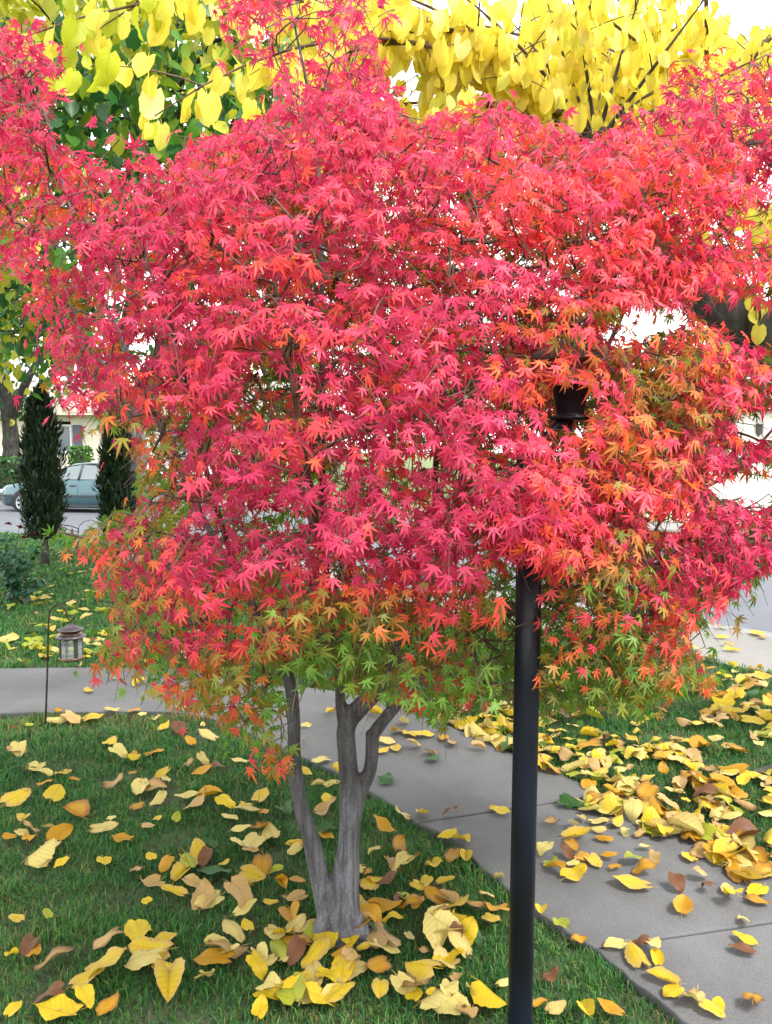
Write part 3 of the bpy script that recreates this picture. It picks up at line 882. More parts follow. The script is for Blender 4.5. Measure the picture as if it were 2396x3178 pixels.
for si, (k0, e, ar) in enumerate(shoots):
    L = np.linalg.norm(e - k0)
    mid = (k0 + e) / 2 + np.array([0, 0, ar * L]) + rng.normal(0, .03, 3)
    pts = np.array([(1 - t) ** 2 * k0 + 2 * t * (1 - t) * mid + t * t * e for t in np.linspace(0, 1, 12)])
    r0 = min(.02, .008 + L * .006)
    MB().tube(pts, list(np.linspace(r0, .003, 12)), 6).build('branch', 'twig_bark' if L > 1 else 'rough_bark', mul, smooth=True)
    runs = [(pts, .18)]
    st = MB(); any_t = False
    for j in range(int(2 + L * 1.6)):
        t = rng.uniform(.2, .98); b0 = pts[int(t * 11)]
        d = norm(norm(e - k0) * .6 + rng.normal(0, .7, 3) + np.array([0, 0, -.1])); l2 = rng.uniform(.25, .6)
        sp2 = np.array([b0 + d * l2 * s + np.array([0, 0, -.25 * l2 * s * s]) for s in np.linspace(0, 1, 6)])
        st.tube(sp2, list(np.linspace(.0045, .0018, 6)), 5); runs.append((sp2, 0.0)); any_t = True
    if any_t: st.build('side_twigs', 'twig_bark', mul, smooth=True)['kind'] = 'stuff'
    for run, t0 in runs:
        seg = resample(run, .036)
        n = len(seg)
        for i in range(int(t0 * n), n):
            if rng.random() < .12: continue
            tdir = norm(seg[min(i + 1, n - 1)] - seg[max(i - 1, 0)])
            sd = norm(np.cross(tdir, [0, 0, 1]) + 1e-5) * (1 if i % 2 else -1)
            P.append(seg[i] + sd * .03 + np.array([0, 0, -.02]) + rng.normal(0, .035, 3))
            Dd.append(norm(sd * rng.uniform(.2, .7) + tdir * .35 + np.array([0, 0, -rng.uniform(1.0, 2.2)]) + rng.normal(0, .2, 3)))
            Nn.append(np.array([0, -.35, .25]) + sd * .4 + rng.normal(0, .5, 3)); yz.append(si)
P = np.array(P); Dd = np.array(Dd); Nn = np.array(Nn); nY = len(P)
S = rng.normal(.094, .028, nY).clip(.04, .155)
q, f_ = proj(P)
KY = 0.92
c = np.array([srgb(252, 238, 92, KY), srgb(252, 232, 92, KY), srgb(238, 236, 104, KY), srgb(253, 246, 156, KY)])[rng.choice(4, nY, p=[.5, .28, .12, .1])]
lime = (q[:, 0] < 500) & (rng.random(nY) < .5)
c[lime] = np.array(srgb(196, 206, 52, KY))
c = c * rng.uniform(.85, 1.08, nY)[:, None]
tid = rng.integers(0, 8, nY); RM = frames(Dd, Nn)
inv = (q[:, 0] > 20) & (q[:, 0] < 2376) & (q[:, 1] > 10) & (q[:, 1] < 460) & (f_ > .5)
big = np.argsort(np.where(inv, f_ / S, 1e9))[:260]; rest = np.setdiff1d(np.arange(nY), big)
leaf_parts('leaf', MUL_T, big, tid, P, RM, S, c, c * .97, 'yellow_leaf', mul)
leaves_obj('crown', MUL_T, tid[rest], P[rest], RM[rest], S[rest], c[rest], c[rest] * .97, 'yellow_leaf', mul)['kind'] = 'stuff'
print('mulberry leaves', nY)

# ------------------------------------------------------------------ other broadleaf trees
SM_T = leaf_templates(5, rng, na=4, ripple=.02, stem=False)
def broadleaf(name, label, trunkpaths, bark, targets, leafsize, colours, probs, per, spread, group=None, vox=.03, droop=.6, parts=0, branch_r=.004, yellow_fn=None, mat='green_leaf'):
    t = thing(name, label, 'tree', group)
    tree_tubes(t, trunkpaths, bark, vox)
    limbs = [resample(np.array(p, float)[:, :3], .3) for p in trunkpaths]
    A, par, lines, ends, w, nb = grow(limbs, targets, rng, wig=.06, seg=4, sag=.1)
    b = MB()
    for line in lines[len(limbs):]:
        rr = [branch_r * math.sqrt(min(w[i], 30)) + .001 for i in line]; rr[0] = rr[1]
        b.tube([A[i] for i in line], rr, 5, cap=False)
    b.build('branches', 'rough_bark', t, smooth=True)['kind'] = 'stuff'
    n = len(targets) * per
    P = np.repeat(targets, per, 0) + rng.normal(0, spread, (n, 3)) * np.array([1, 1, .8])
    Dd = rng.normal(0, .5, (n, 3)) + np.array([0, 0, -droop]); Nn = rng.normal(0, .55, (n, 3)) + np.array([0, 0, .7])
    S = rng.normal(leafsize, leafsize * .18, n).clip(leafsize * .5, leafsize * 1.5)
    cl = np.array(colours)
    ci = np.repeat(rng.choice(len(cl), len(targets), p=probs), per)
    jump = rng.random(n) < .3
    ci[jump] = rng.choice(len(cl), jump.sum(), p=probs)
    c = cl[ci] * rng.uniform(.75, 1.2, n)[:, None]
    if yellow_fn is not None: c = yellow_fn(P, c)
    tid = rng.integers(0, len(SM_T), n); RM = frames(Dd, Nn)
    leaves_obj('crown', SM_T, tid, P, RM, S, c, c, mat, t)['kind'] = 'stuff'
    return t
G1, G2, G3, G4 = np.array(srgb(52, 104, 48, .7)), np.array(srgb(84, 138, 46, .7)), np.array(srgb(140, 172, 50, .7)), np.array(srgb(205, 205, 52, .75))
stx, sty, _ = gnd(415, 1738)
def SA(px, py, Y, r): return (*at(px, py, Y), r)
n = 430
cand = np.stack([rng.uniform(-260, 1080, n * 2), rng.uniform(-250, 820, n * 2)], 1)
cand = cand[~inpoly(cand, [(-300, 560), (120, 480), (1200, 700), (1200, 900), (-300, 900)]) | (rng.random(len(cand)) < .45)]
tg = np.array([at(p[0], p[1], rng.uniform(6.0, 11.0)) for p in cand[:n]])
ex = np.array([at(rng.uniform(-300, 330), rng.uniform(560, 1120), rng.uniform(9, 12.5)) for i in range(120)])
tg = np.vstack([tg, ex])
def yf(P, c):
    q, f = proj(P)
    y = np.clip((260 - q[:, 1]) / 330, 0, 1) * .8 + np.clip((230 - q[:, 0]) / 500, 0, .4)
    m = rng.random(len(P)) < y
    c[m] = np.array(G4) * rng.uniform(.8, 1.1, m.sum())[:, None]
    return c
street_tree = broadleaf('street_tree', 'green and lime leaved tree with pale grey trunk behind the second cypress', [
    [(stx, sty, -.05, .30), (stx, sty, .3, .22), SA(418, 1500, sty, .20), SA(400, 1330, sty, .21), SA(330, 1200, sty - .2, .19), SA(240, 1050, sty - .5, .16), SA(160, 800, sty - .9, .13), SA(110, 500, sty - 1.2, .09)],
    [SA(400, 1340, sty, .18), SA(470, 1180, sty - .2, .15), SA(560, 950, sty - .6, .12), SA(640, 600, sty - 1.2, .09), SA(700, 250, sty - 2, .05)],
    [SA(330, 1200, sty - .2, .12), SA(420, 900, sty - 1.2, .10), SA(430, 500, sty - 2.4, .06), SA(420, 150, sty - 3.5, .04)]],
    'pale_bark', tg, .125, [G1 * 1.3, G2 * 1.35, G3 * 1.2, G4], [.34, .36, .23, .07], 24, .27, yellow_fn=yf, parts=0)

def blob_targets(c, r, n):
    v = norm(rng.normal(0, 1, (n, 3))) * (rng.uniform(.25, 1, n) ** .45)[:, None]
    return np.array(c) + v * np.array(r)
def simple_tree(name, label, base, h, r, colours, probs, n, leaf=.16, per=14, group=None, bark='rough_bark', tr=.2, crown_z=.62):
    x, y, z = base
    c = (x, y, z + h * crown_z)
    paths = [[(x, y, z - .1, tr * 1.3), (x + .05, y, z + h * .2, tr), (x - .1, y, z + h * .45, tr * .7), (x, y, z + h * .8, tr * .3)],
             [(x, y, z + h * .28, tr * .7), (x + r[0] * .35, y - r[1] * .2, z + h * .5, tr * .45), (x + r[0] * .6, y, z + h * .7, tr * .2)],
             [(x, y, z + h * .3, tr * .7), (x - r[0] * .35, y + r[1] * .2, z + h * .52, tr * .45), (x - r[0] * .6, y, z + h * .72, tr * .2)]]
    return broadleaf(name, label, paths, bark, blob_targets(c, r, n), leaf, colours, probs, per, .34, group, vox=.05)
simple_tree('evergreen_tree', 'dark green tree with brown trunk at the far left behind the hedge', (-12.6, 26.5, .55), 7.5, (3.2, 2.6, 2.8), [G1 * .55, G1 * .8, G2, G4], [.45, .3, .15, .1], 190, .2, tr=.26, bark='rough_bark', crown_z=.66)
simple_tree('yard_tree', 'broad green tree rising behind the cream house', (-9.0, 47, .7), 9, (5.5, 3, 3.6), [G1 * .8, G1, G2, G3], [.3, .3, .25, .15], 170, .30)
simple_tree('yellowing_tree', 'small yellow green tree across the street, seen through the maple', (9.6, 28, .6), 4.6, (2.0, 1.8, 1.5), [G3, G4, G2], [.5, .35, .15], 110, .16, tr=.12, crown_z=.68)
simple_tree('bushy_tree', 'round green tree across the street, behind the middle of the maple', (2.5, 33, .7), 6.5, (3.4, 2.5, 2.4), [G1, G2, G3], [.4, .4, .2], 150, .24)
simple_tree('hazy_tree', 'tall green tree far off beside the white garage', (22.5, 52, .8), 9, (4.2, 3, 3.4), [G2, G3, G1], [.4, .4, .2], 120, .32)

# ------------------------------------------------------------------ cypresses
def cypress(label, base, h, r, seed):
    t = thing('cypress_tree', label, 'tree', 'slim cypresses by the street')
    x, y = base[:2]; rg = np.random.default_rng(seed)
    MB().tube([(x, y, -.05), (x + .01, y, .35), (x, y, h * .6), (x, y, h * .95)], [.07, .055, .035, .008], 8).build('trunk', 'rough_bark', t, smooth=True)
    n = 15000
    zz = rg.uniform(.13, 1.0, n) ** .9
    prof = np.interp(zz, [0, .14, .3, .55, .8, .93, 1.0], [.35, .72, .95, 1.0, .74, .42, .06])
    an = rg.uniform(0, 6.283, n); rr = r * prof * np.sqrt(rg.uniform(.12, 1, n)) * (1 + .13 * np.sin(an * 5 + zz * 17) + .12 * np.sin(an * 3 - zz * 31) + rg.normal(0, .10, n))
    P = np.stack([x + rr * np.cos(an), y + rr * np.sin(an), zz * h], 1)
    nzc = noise3(P, 7.0, seed); kc = nzc + rg.normal(0, .15, n) > -.22
    P, an, zz = P[kc], an[kc], zz[kc]; n = len(P)
    outw = np.stack([np.cos(an), np.sin(an), 0 * an], 1)
    Dd = outw * .45 + np.array([0, 0, 1.0]) + rg.normal(0, .28, (n, 3)); Nn = outw + rg.normal(0, .5, (n, 3))
    v = np.array([(-.10, 0, 0), (.10, 0, 0), (.13, .45, .02), (0, 1, -.03), (-.13, .45, .02)])
    Tm = [(v, np.array([(0, 1, 2), (0, 2, 4), (4, 2, 3)]), v[:, :2], v[:, 1])]
    c = np.array([srgb(40, 66, 44, .55), srgb(54, 84, 48, .55), srgb(70, 92, 56, .55)])[rg.integers(0, 3, n)] * rg.uniform(.7, 1.2, n)[:, None]
    leaves_obj('foliage', Tm, np.zeros(n, int), P, frames(Dd, Nn), rg.uniform(.05, .11, n), c * .8, c * 1.1, 'green_leaf', t)['kind'] = 'stuff'
b1 = gnd(140, 1758); b2 = gnd(372, 1745)
cypress('full dark green cypress in front of the parked car, the leftmost of two', b1, 2.45, .275, 3)
cypress('dark green cypress nearer the maple, in front of the pale trunk', b2, 2.15, .25, 4)

# ------------------------------------------------------------------ lamp post
lamp = thing('post_lamp', 'black iron lamp post standing in front of the maple', 'lamp post')
lb = at(1622, 2500, POLE_Y); lx = lb[0]
lean = 0.006
def LP(z, dx=0, dy=0): return (lx + dx + lean * z, POLE_Y + dy, z)
ptop = at(1640, 1395, POLE_Y)[2]
MB().tube([LP(-.02), LP(.05), LP(.5), LP(1.0), LP(ptop - .09)], [.033, .0325, .0325, .0325, .0325], 28).build('pole', 'black_paint', lamp, smooth=True)
MB().lathe([(.033, 0), (.0375, .004), (.0375, .05), (.034, .056), (.034, .10), (.029, .105), (.022, .13), (.012, .16)], LP(ptop - .12), 28).build('collar', 'black_paint', lamp, smooth=True)
MB().lathe([(.055, 0), (.055, .012), (.042, .03), (.036, .06)], LP(-.01), 28).build('base_flange', 'black_paint', lamp, smooth=True)
def lamp_head(sx, hx, hy, hz):
    a0 = np.array(LP(ptop - .03)); c0 = np.array([a0[0] + hx, POLE_Y + hy, hz])
    ts = np.linspace(0, 1, 12)
    pts = [a0 + (c0 - a0) * np.array([t, t, 0]) + np.array([0, 0, (c0[2] - a0[2]) * math.sin(t * math.pi / 2)]) for t in ts]
    am = MB().tube(pts, [.014 - .004 * t for t in ts], 10).build('arm', 'black_paint', lamp, smooth=True)
    MB().lathe([(.004, -.045), (.010, -.04), (.011, -.028), (.006, -.02), (.008, 0)], c0, 12).build('finial', 'black_paint', am, smooth=True)
    cup = MB().lathe([(.046, -.002), (.052, 0.0), (.052, .008), (.034, .012), (.035, .016), (.047, .088), (.049, .090), (.047, .091), (.040, .085), (.028, .03)], c0, 28).build('cup', 'black_paint', lamp, smooth=True)
    MB().lathe([(.005, .03), (.005, .155)], c0, 10).build('stem', 'black_paint', cup)
    g = MB().lathe([(.044, .09), (.046, .125), (.046, .15)], c0, 24, cap=False).build('glass', 'lamp_glass', lamp, smooth=True)
    rz = .5
    m = MB()
    def ring(r, z): return [(c0[0] + r * math.cos(rz + k * math.pi / 2), c0[1] + r * math.sin(rz + k * math.pi / 2), c0[2] + z) for k in range(4)]
    v = ring(.128, .146) + ring(.130, .160) + ring(.055, .188) + ring(.02, .215)
    f = [(3, 2, 1, 0)] + [(i * 4 + k, i * 4 + (k + 1) % 4, i * 4 + 4 + (k + 1) % 4, i * 4 + 4 + k) for i in range(3) for k in range(4)] + [(12, 13, 14, 15)]
    hood = m.add(v, f).build('hood', 'lamp_bronze', lamp, bevel=.003)
    MB().lathe([(.018, .212), (.015, .225), (.026, .231), (.026, .240), (.012, .246), (.008, .258), (.002, .264)], c0, 18).build('cap', 'black_paint', hood, smooth=True)
cz = at(1772, 1302, POLE_Y + .05)
lamp_head(1, cz[0] - LP(ptop)[0], .06, cz[2])

# ------------------------------------------------------------------ shepherd hook and hanging lantern
hb = gnd(140, 2262); HY = hb[1]
def H(px, py): return tuple(at(px, py, HY))
hook = thing('garden_hook', 'thin rusty iron hook stake beside the concrete path', 'hook')
hp = [(140, 2275), (143, 2200), (147, 2080), (150, 1950), (152, 1912), (158, 1892), (168, 1880), (180, 1876), (193, 1880), (203, 1892), (207, 1908), (211, 1920), (219, 1926), (227, 1922), (233, 1910)]
q = resample(np.array([H(*p) for p in hp]), .012)
q[0][2] = -.05
MB().tube(q, list(np.linspace(.0058, .0052, len(q))), 10).build('rod', 'iron_rod', hook, smooth=True)
lt = thing('hanging_lantern', 'copper lantern with arched leaded panes hanging from the iron hook', 'lantern')
lc = np.array(H(222, 2044)); k = HY / F
tl = MB()
def LZ(py): return at(222, py, HY)[2] - lc[2]
MB().tube([np.array(H(221, 1926)), np.array(H(220, 1934)), np.array(H(221, 1942))], .0022, 6).build('loop', 'iron_rod', lt, smooth=True)
MB().lathe([(.001, LZ(1934)), (8 * k, LZ(1937)), (13 * k, LZ(1944)), (20 * k, LZ(1946)), (36 * k, LZ(1950)), (40 * k, LZ(1952)), (40 * k, LZ(1955)), (33 * k, LZ(1957))], lc, 28).build('lid', 'aged_copper', lt, smooth=True)
MB().lathe([(32 * k, LZ(1957)), (32 * k, LZ(1966)), (34 * k, LZ(1967))], lc, 28).build('collar', 'copper', lt, smooth=True)
MB().lathe([(33 * k, LZ(1966)), (38 * k, LZ(1970)), (46 * k, LZ(1974)), (46 * k, LZ(1976)), (36 * k, LZ(1980))], lc, 28).build('flange', 'aged_copper', lt, smooth=True)
MB().lathe([(36 * k, 0), (38 * k, .003), (38 * k, .010), (35 * k, .013)], lc, 28).build('base', 'copper', lt, smooth=True)
z0, z1 = .011, LZ(1979)
for pi in range(4):
    a0 = R(-90) + pi * R(90)
    pm = MB()
    seg = 8; rg = 34.5 * k
    for s in range(seg + 1):
        a = a0 - R(34) + R(68) * s / seg
        pm.v += [(lc[0] + rg * math.cos(a), lc[1] + rg * math.sin(a), lc[2] + z0), (lc[0] + rg * math.cos(a), lc[1] + rg * math.sin(a), lc[2] + z1)]
    for s in range(seg): pm.f.append((s * 2, s * 2 + 2, s * 2 + 3, s * 2 + 1))
    pane = pm.build('pane', 'lantern_glass', lt, smooth=True)
    cm = MB()
    def cyl(a, z, rr=35.2 * k): return (lc[0] + rr * math.cos(a0 + a), lc[1] + rr * math.sin(a0 + a), lc[2] + z)
    hgt = z1 - z0
    for zz in (.18, .45, .72):
        cm.tube([cyl(R(x), z0 + hgt * zz) for x in np.linspace(-33, 33, 7)], .0011, 4)
    cm.tube([cyl(0, z0), cyl(0, z0 + hgt * .72)], .0011, 4)
    cm.tube([cyl(R(28) * math.cos(x), z0 + hgt * (.72 + .24 * math.sin(x))) for x in np.linspace(0, math.pi, 11)], .0011, 4)
    cm.tube([cyl(R(12) * math.cos(x), z0 + hgt * (.72 + .10 * math.sin(x))) for x in np.linspace(0, math.pi, 7)], .0011, 4)
    for x in (.8, 1.57, 2.34):
        cm.tube([cyl(R(12) * math.cos(x), z0 + hgt * (.72 + .10 * math.sin(x))), cyl(R(28) * math.cos(x), z0 + hgt * (.72 + .24 * math.sin(x)))], .0011, 4)
    cm.build('leading', 'lead_came', pane)
    ap = a0 + R(45)
    MB().box((lc[0] + 34.8 * k * math.cos(ap), lc[1] + 34.8 * k * math.sin(ap), lc[2] + (z0 + z1) / 2), (.005, 12 * k, z1 - z0), ap).build('post', 'lead_came', lt)

# ------------------------------------------------------------------ rose bush at the left edge
rose = thing('rose_bush', 'leafy rose bush with dark red blooms at the left edge', 'rose bush')
rb = gnd(40, 1880); RY = rb[1]
OV_T = [ovate(rng, bend=rng.uniform(-.5, 0), fold=.15, na=7, wide=.33, stem=False) for i in range(4)]
P = []; Dd = []; Nn = []
for i, (px, py) in enumerate([(60, 1640), (110, 1690), (20, 1660), (95, 1760), (130, 1790), (10, 1720), (70, 1720), (-20, 1690), (45, 1770)]):
    e = at(px, py, RY + rng.uniform(-.25, .25)); b0 = np.array([rb[0] + rng.normal(0, .03), RY, 0])
    mid = (b0 + e) / 2 + np.array([0, 0, .06]) + rng.normal(0, .04, 3)
    pts = np.array([(1 - t) ** 2 * b0 + 2 * t * (1 - t) * mid + t * t * e for t in np.linspace(0, 1, 8)])
    MB().tube(pts, list(np.linspace(.007, .003, 8)), 6).build('stem', 'stem_green', rose, smooth=True)
    for t in np.linspace(.25, .97 if i > 0 else .7, 13):
        p = pts[0] * 0 + np.array([(1 - t) ** 2 * b0 + 2 * t * (1 - t) * mid + t * t * e])[0]
        for s in range(3):
            d = rng.normal(0, 1, 3) * np.array([1, 1, .4]) + np.array([0, 0, -.35])
            P.append(p + norm(d) * .03); Dd.append(d); Nn.append(np.array([0, -.3, 1]) + rng.normal(0, .4, 3))
P = np.array(P); n = len(P)
c = np.array([srgb(46, 92, 66, .7), srgb(62, 118, 84, .7), srgb(40, 78, 46, .7)])[rng.integers(0, 3, n)] * rng.uniform(.8, 1.15, n)[:, None]
leaves_obj('foliage', OV_T, rng.integers(0, 4, n), P, frames(np.array(Dd), np.array(Nn)), rng.uniform(.05, .085, n), c, c, 'green_leaf', rose)['kind'] = 'stuff'
for (px, py) in [(60, 1636), (98, 1658), (25, 1626), (75, 1668)]:
    P0 = at(px, py, RY)
    n = 14; Pn = np.tile(P0, (n, 1)); an = rng.uniform(0, 6.28, n)
    d = np.stack([np.cos(an), np.sin(an), rng.uniform(-.3, 1.0, n)], 1)
    c = np.tile(srgb(120, 22, 26, .7), (n, 1)) * rng.uniform(.7, 1.2, n)[:, None]
    leaves_obj('bloom', OV_T, rng.integers(0, 4, n), Pn, frames(d, rng.normal(0, .4, (n, 3)) + np.array([0, 0, 1])), rng.uniform(.025, .045, n), c, c, 'green_leaf', rose)

# ------------------------------------------------------------------ cars
def car(name, label, loc, rz, paint, group=None):
    c = thing(name, label, 'car', group, loc, rz)
    # +X is the front; length 4.45
    st = [(2.22, .52, .62, .30), (2.16, .62, .70, .24), (1.9, .78, .78, .20), (1.35, .84, .86, .18), (.72, .85, .93, .18), (-.9, .85, .95, .18), (-1.5, .84, .97, .2), (-1.95, .80, .96, .24), (-2.16, .70, .90, .30), (-2.22, .60, .74, .36)]
    m = MB()
    for x, w, zt, zb in st:
        m.v += [(x, -w * .9, zb), (x, -w, zb + .12), (x, -w * 1.01, .52 if zt > .6 else zt * .8), (x, -w * .97, zt - .07), (x, -w * .88, zt), (x, 0, zt + .025), (x, w * .88, zt), (x, w * .97, zt - .07), (x, w * 1.01, .52 if zt > .6 else zt * .8), (x, w, zb + .12), (x, w * .9, zb)]
    for i in range(len(st) - 1):
        for k in range(10):
            a = i * 11 + k; m.f.append((a, a + 11, a + 12, a + 1))
        a = i * 11; m.f.append((a, a + 10, a + 21, a + 11))
    m.f.append(tuple(range(11))[::-1]); e = (len(st) - 1) * 11; m.f.append(tuple(range(e, e + 11)))
    body = m.build('body', paint, c, smooth=True)
    ro = MB(); rs = [(.12, .58, 1.30), (-.05, .60, 1.36), (-.55, .61, 1.385), (-1.0, .60, 1.35), (-1.18, .58, 1.30)]
    for x, w, z in rs: ro.v += [(x, -w - .03, z - .035), (x, -w + .04, z), (x, 0, z + .03), (x, w - .04, z), (x, w + .03, z - .035)]
    for i in range(4):
        for k in range(4): a = i * 5 + k; ro.f.append((a, a + 5, a + 6, a + 1))
    ro.build('roof', paint, c, smooth=True)
    belt = .945
    for s in (-1, 1):
        def B(x): return (x, s * .80, belt)
        def T(x, z): return (x, s * .615, z)
        for p, qq, r_ in (((.80, s * .74, .92), T(.12, 1.29), .03), (B(-.28), T(-.33, 1.35), .032), ((-1.72, s * .72, .96), T(-1.18, 1.29), .04), (T(.12, 1.285), T(-.55, 1.36), .022), (T(-.55, 1.36), T(-1.18, 1.285), .022)):
            MB().tube([p, qq], r_, 6).build('pillar', 'dark_trim', c, smooth=True)
        for pts in ([(.74, s * .78, belt), (-.25, s * .795, belt), (-.31, s * .625, 1.345), (.14, s * .62, 1.28)], [(-.31, s * .795, belt), (-1.50, s * .77, belt), (-1.15, s * .62, 1.28), (-.35, s * .625, 1.345)]):
            MB().add(pts, [(0, 1, 2, 3)]).build('side_window', 'car_glass', c)
        for dx0, dx1 in ((.86, -.27), (-.285, -1.28)):
            d = MB()
            n = 6
            zs = [.26, .34, .52, .80, .875, .93]; ys = [.825, .853, .861, .832, .815, .775]
            for x in (dx0, dx1):
                for z, y in zip(zs, ys): d.v.append((x, s * (y + .006), z))
            for k in range(5): d.f.append((k, k + 6, k + 7, k + 1))
            door = d.build('door', paint, c, smooth=True)
            hx = dx1 + .13
            MB().tube([(hx + .1, s * .852, .775), (hx + .07, s * .866, .778), (hx - .05, s * .866, .778), (hx - .08, s * .852, .775)], [.012, .02, .02, .012], 8).build('handle', 'dark_trim', door, smooth=True)
        MB().box((.2, s * .866, .50), (3.9, .02, .055)).build('trim_strip', 'dark_trim', c, bevel=.006)
        MB().box((-.2, s * .83, .235), (2.2, .03, .06)).build('sill', 'dark_trim', c, bevel=.006)
        MB().box((.62, s * .90, .98), (.12, .16, .10)).build('mirror', paint, c, bevel=.03)
        for wx in (1.33, -1.30):
            MB().add([(wx + .36 * math.cos(a), s * .868, max(.3 + .36 * math.sin(a), .17)) for a in np.linspace(0, 2 * math.pi, 28, endpoint=False)], [tuple(range(28))]).build('wheel_arch', 'rubber', c)
            wh = MB().lathe([(.20, -.09), (.27, -.10), (.305, -.08), (.31, 0), (.305, .08), (.27, .10), (.20, .09)], (0, 0, 0), 28).build('wheel', 'rubber', c, smooth=True)
            wh.location = (wx, s * .80, .31); wh.rotation_euler = (R(-90) * s, 0, 0)
            rim = MB().lathe([(.195, .085), (.20, .105), (.175, .09)], (0, 0, 0), 28, cap=False)
            rim.lathe([(.05, .09), (.055, .11), (.03, .118)], (0, 0, 0), 16)
            for kk in range(6):
                a = kk * math.pi / 3; rim.box((.115 * math.cos(a), .115 * math.sin(a), .1), (.15, .055, .02), a)
            rim.build('rim', 'alloy', wh)
            MB().lathe([(.001, .07), (.19, .07)], (0, 0, 0), 20, cap=False).build('brake_disc', 'dark_trim', wh)
        MB().box((-2.15, s * .55, .75), (.12, .22, .14)).build('tail_light', 'copper', c, bevel=.02)
        MB().box((2.12, s * .55, .60), (.14, .28, .12)).build('headlight', 'alloy', c, bevel=.03)
    MB().add([(.82, -.70, .94), (.82, .70, .94), (.13, .57, 1.30), (.13, -.57, 1.30)], [(0, 1, 2, 3)]).build('windscreen', 'car_glass', c)
    MB().add([(-1.72, -.68, .97), (-1.72, .68, .97), (-1.19, .57, 1.30), (-1.19, -.57, 1.30)], [(3, 2, 1, 0)]).build('rear_window', 'car_glass', c)
    for x in (-.1, -.95):
        for s in (-1, 1):
            MB().box((x, s * .36, .88), (.16, .44, .5)).box((x - .02, s * .36, 1.20), (.09, .24, .16)).build('seat', 'dark_trim', c, bevel=.03)
    return c
wc = at(73, 1548, 21.3)
dirc = np.array([-0.985, 0.17])
ang = math.atan2(dirc[1], dirc[0])
# front wheel (+1.33 on +X) of the side facing the camera should land at wc
nside = np.array([-math.sin(ang), math.cos(ang)])     # +Y of car
cside = 1 if nside[1] < 0 else -1
ctr = wc[:2] - dirc * 1.33 - nside * cside * .85
car('parked_car', 'teal silver four-door car parked behind the cypresses', (ctr[0], ctr[1], -.10), ang, 'car_paint')
c2 = at(560, 1500, 27.0)
car('parked_car', 'white car parked farther off, glimpsed beside the pale trunk', (c2[0] + .4, 27.0, .32), R(172), 'white_paint')

# ------------------------------------------------------------------ houses
def lap_wall(name, x0, x1, z0, z1, mat, parent, lap=.2, holes=()):
    """Lap siding facing -Y at local y=0, with rectangular openings."""
    m = MB(); z = z0
    while z < z1 - 1e-6:
        zt = min(z + lap, z1)
        spans = [(x0, x1)]
        for (a, b, c_, d) in holes:
            if c_ < zt - 1e-3 and d > z + 1e-3:
                nsp = []
                for (p, q_) in spans:
                    if b <= p or a >= q_: nsp.append((p, q_)); continue
                    if a > p: nsp.append((p, a))
                    if b < q_: nsp.append((b, q_))
                spans = nsp
        for (p, q_) in spans:
            m.add([(p, -.022, z), (q_, -.022, z), (q_, 0, zt), (p, 0, zt), (p, .05, z), (q_, .05, z), (q_, .05, zt), (p, .05, zt)],
                  [(0, 1, 2, 3), (4, 0, 3, 7), (1, 5, 6, 2), (0, 4, 5, 1)])
        z = zt
    return m.build(name, mat, parent)
def window(parent, xc, zc, w, h, y=-.01):
    fr = MB()
    for (cx_, cz_, dx, dz) in ((xc, zc + h / 2, w + .12, .09), (xc, zc - h / 2, w + .18, .09), (xc - w / 2, zc, .08, h - .09), (xc + w / 2, zc, .08, h - .09), (xc, zc, .05, h - .09)):
        fr.box((cx_, y, cz_), (dx, .10, dz))
    o = fr.build('window', 'window_frame', parent)
    MB().box((xc - w / 4, y + .02, zc), (w / 2 - .06, .02, h - .1)).build('pane', 'window_dark', o)
    MB().box((xc + w / 4, y + .02, zc), (w / 2 - .06, .02, h - .1)).build('pane', 'window_dark', o)
    return o
def gable_roof(parent, x0, x1, y0, y1, ze, rise, ov=.6):
    yr = (y0 + y1) / 2
    m = MB().add([(x0 - ov, y0 - ov, ze), (x1 + ov, y0 - ov, ze), (x1 + ov, yr, ze + rise), (x0 - ov, yr, ze + rise), (x0 - ov, y1 + ov, ze), (x1 + ov, y1 + ov, ze),
                  (x0 - ov, y0 - ov, ze - .04), (x1 + ov, y0 - ov, ze - .04), (x1 + ov, y1 + ov, ze - .04), (x0 - ov, y1 + ov, ze - .04)],
                 [(0, 1, 2, 3), (3, 2, 5, 4), (0, 3, 4), (1, 5, 2), (6, 9, 8, 7)])
    r_ = m.build('roof', 'roof_shingle', parent)
    MB().box(((x0 + x1) / 2, y0 - ov - .03, ze - .06), (x1 - x0 + 2 * ov, .05, .22)).build('fascia', 'fascia_paint', r_)
    return r_
h1 = thing('house', 'cream lap sided single storey house behind the parked car', 'house', loc=(-11.2, 34.5, .68), rz=R(4))
wins = [(-3.2, 1.45, 1.5, 1.15), (2.2, 1.45, 1.8, 1.2)]
holes = [(x - w / 2, x + w / 2, z - h / 2, z + h / 2) for x, z, w, h in wins]
lap_wall('wall', -8, 8, 0, 2.55, 'cream_siding', h1, .2, holes)
MB().box((-8, 4, 1.27), (.1, 8, 2.55)).build('wall', 'cream_siding', h1); MB().box((8, 4, 1.27), (.1, 8, 2.55)).build('wall', 'cream_siding', h1)
MB().box((0, 4.0, 1.2), (15.8, .1, 2.3)).build('wall', 'cream_siding', h1)
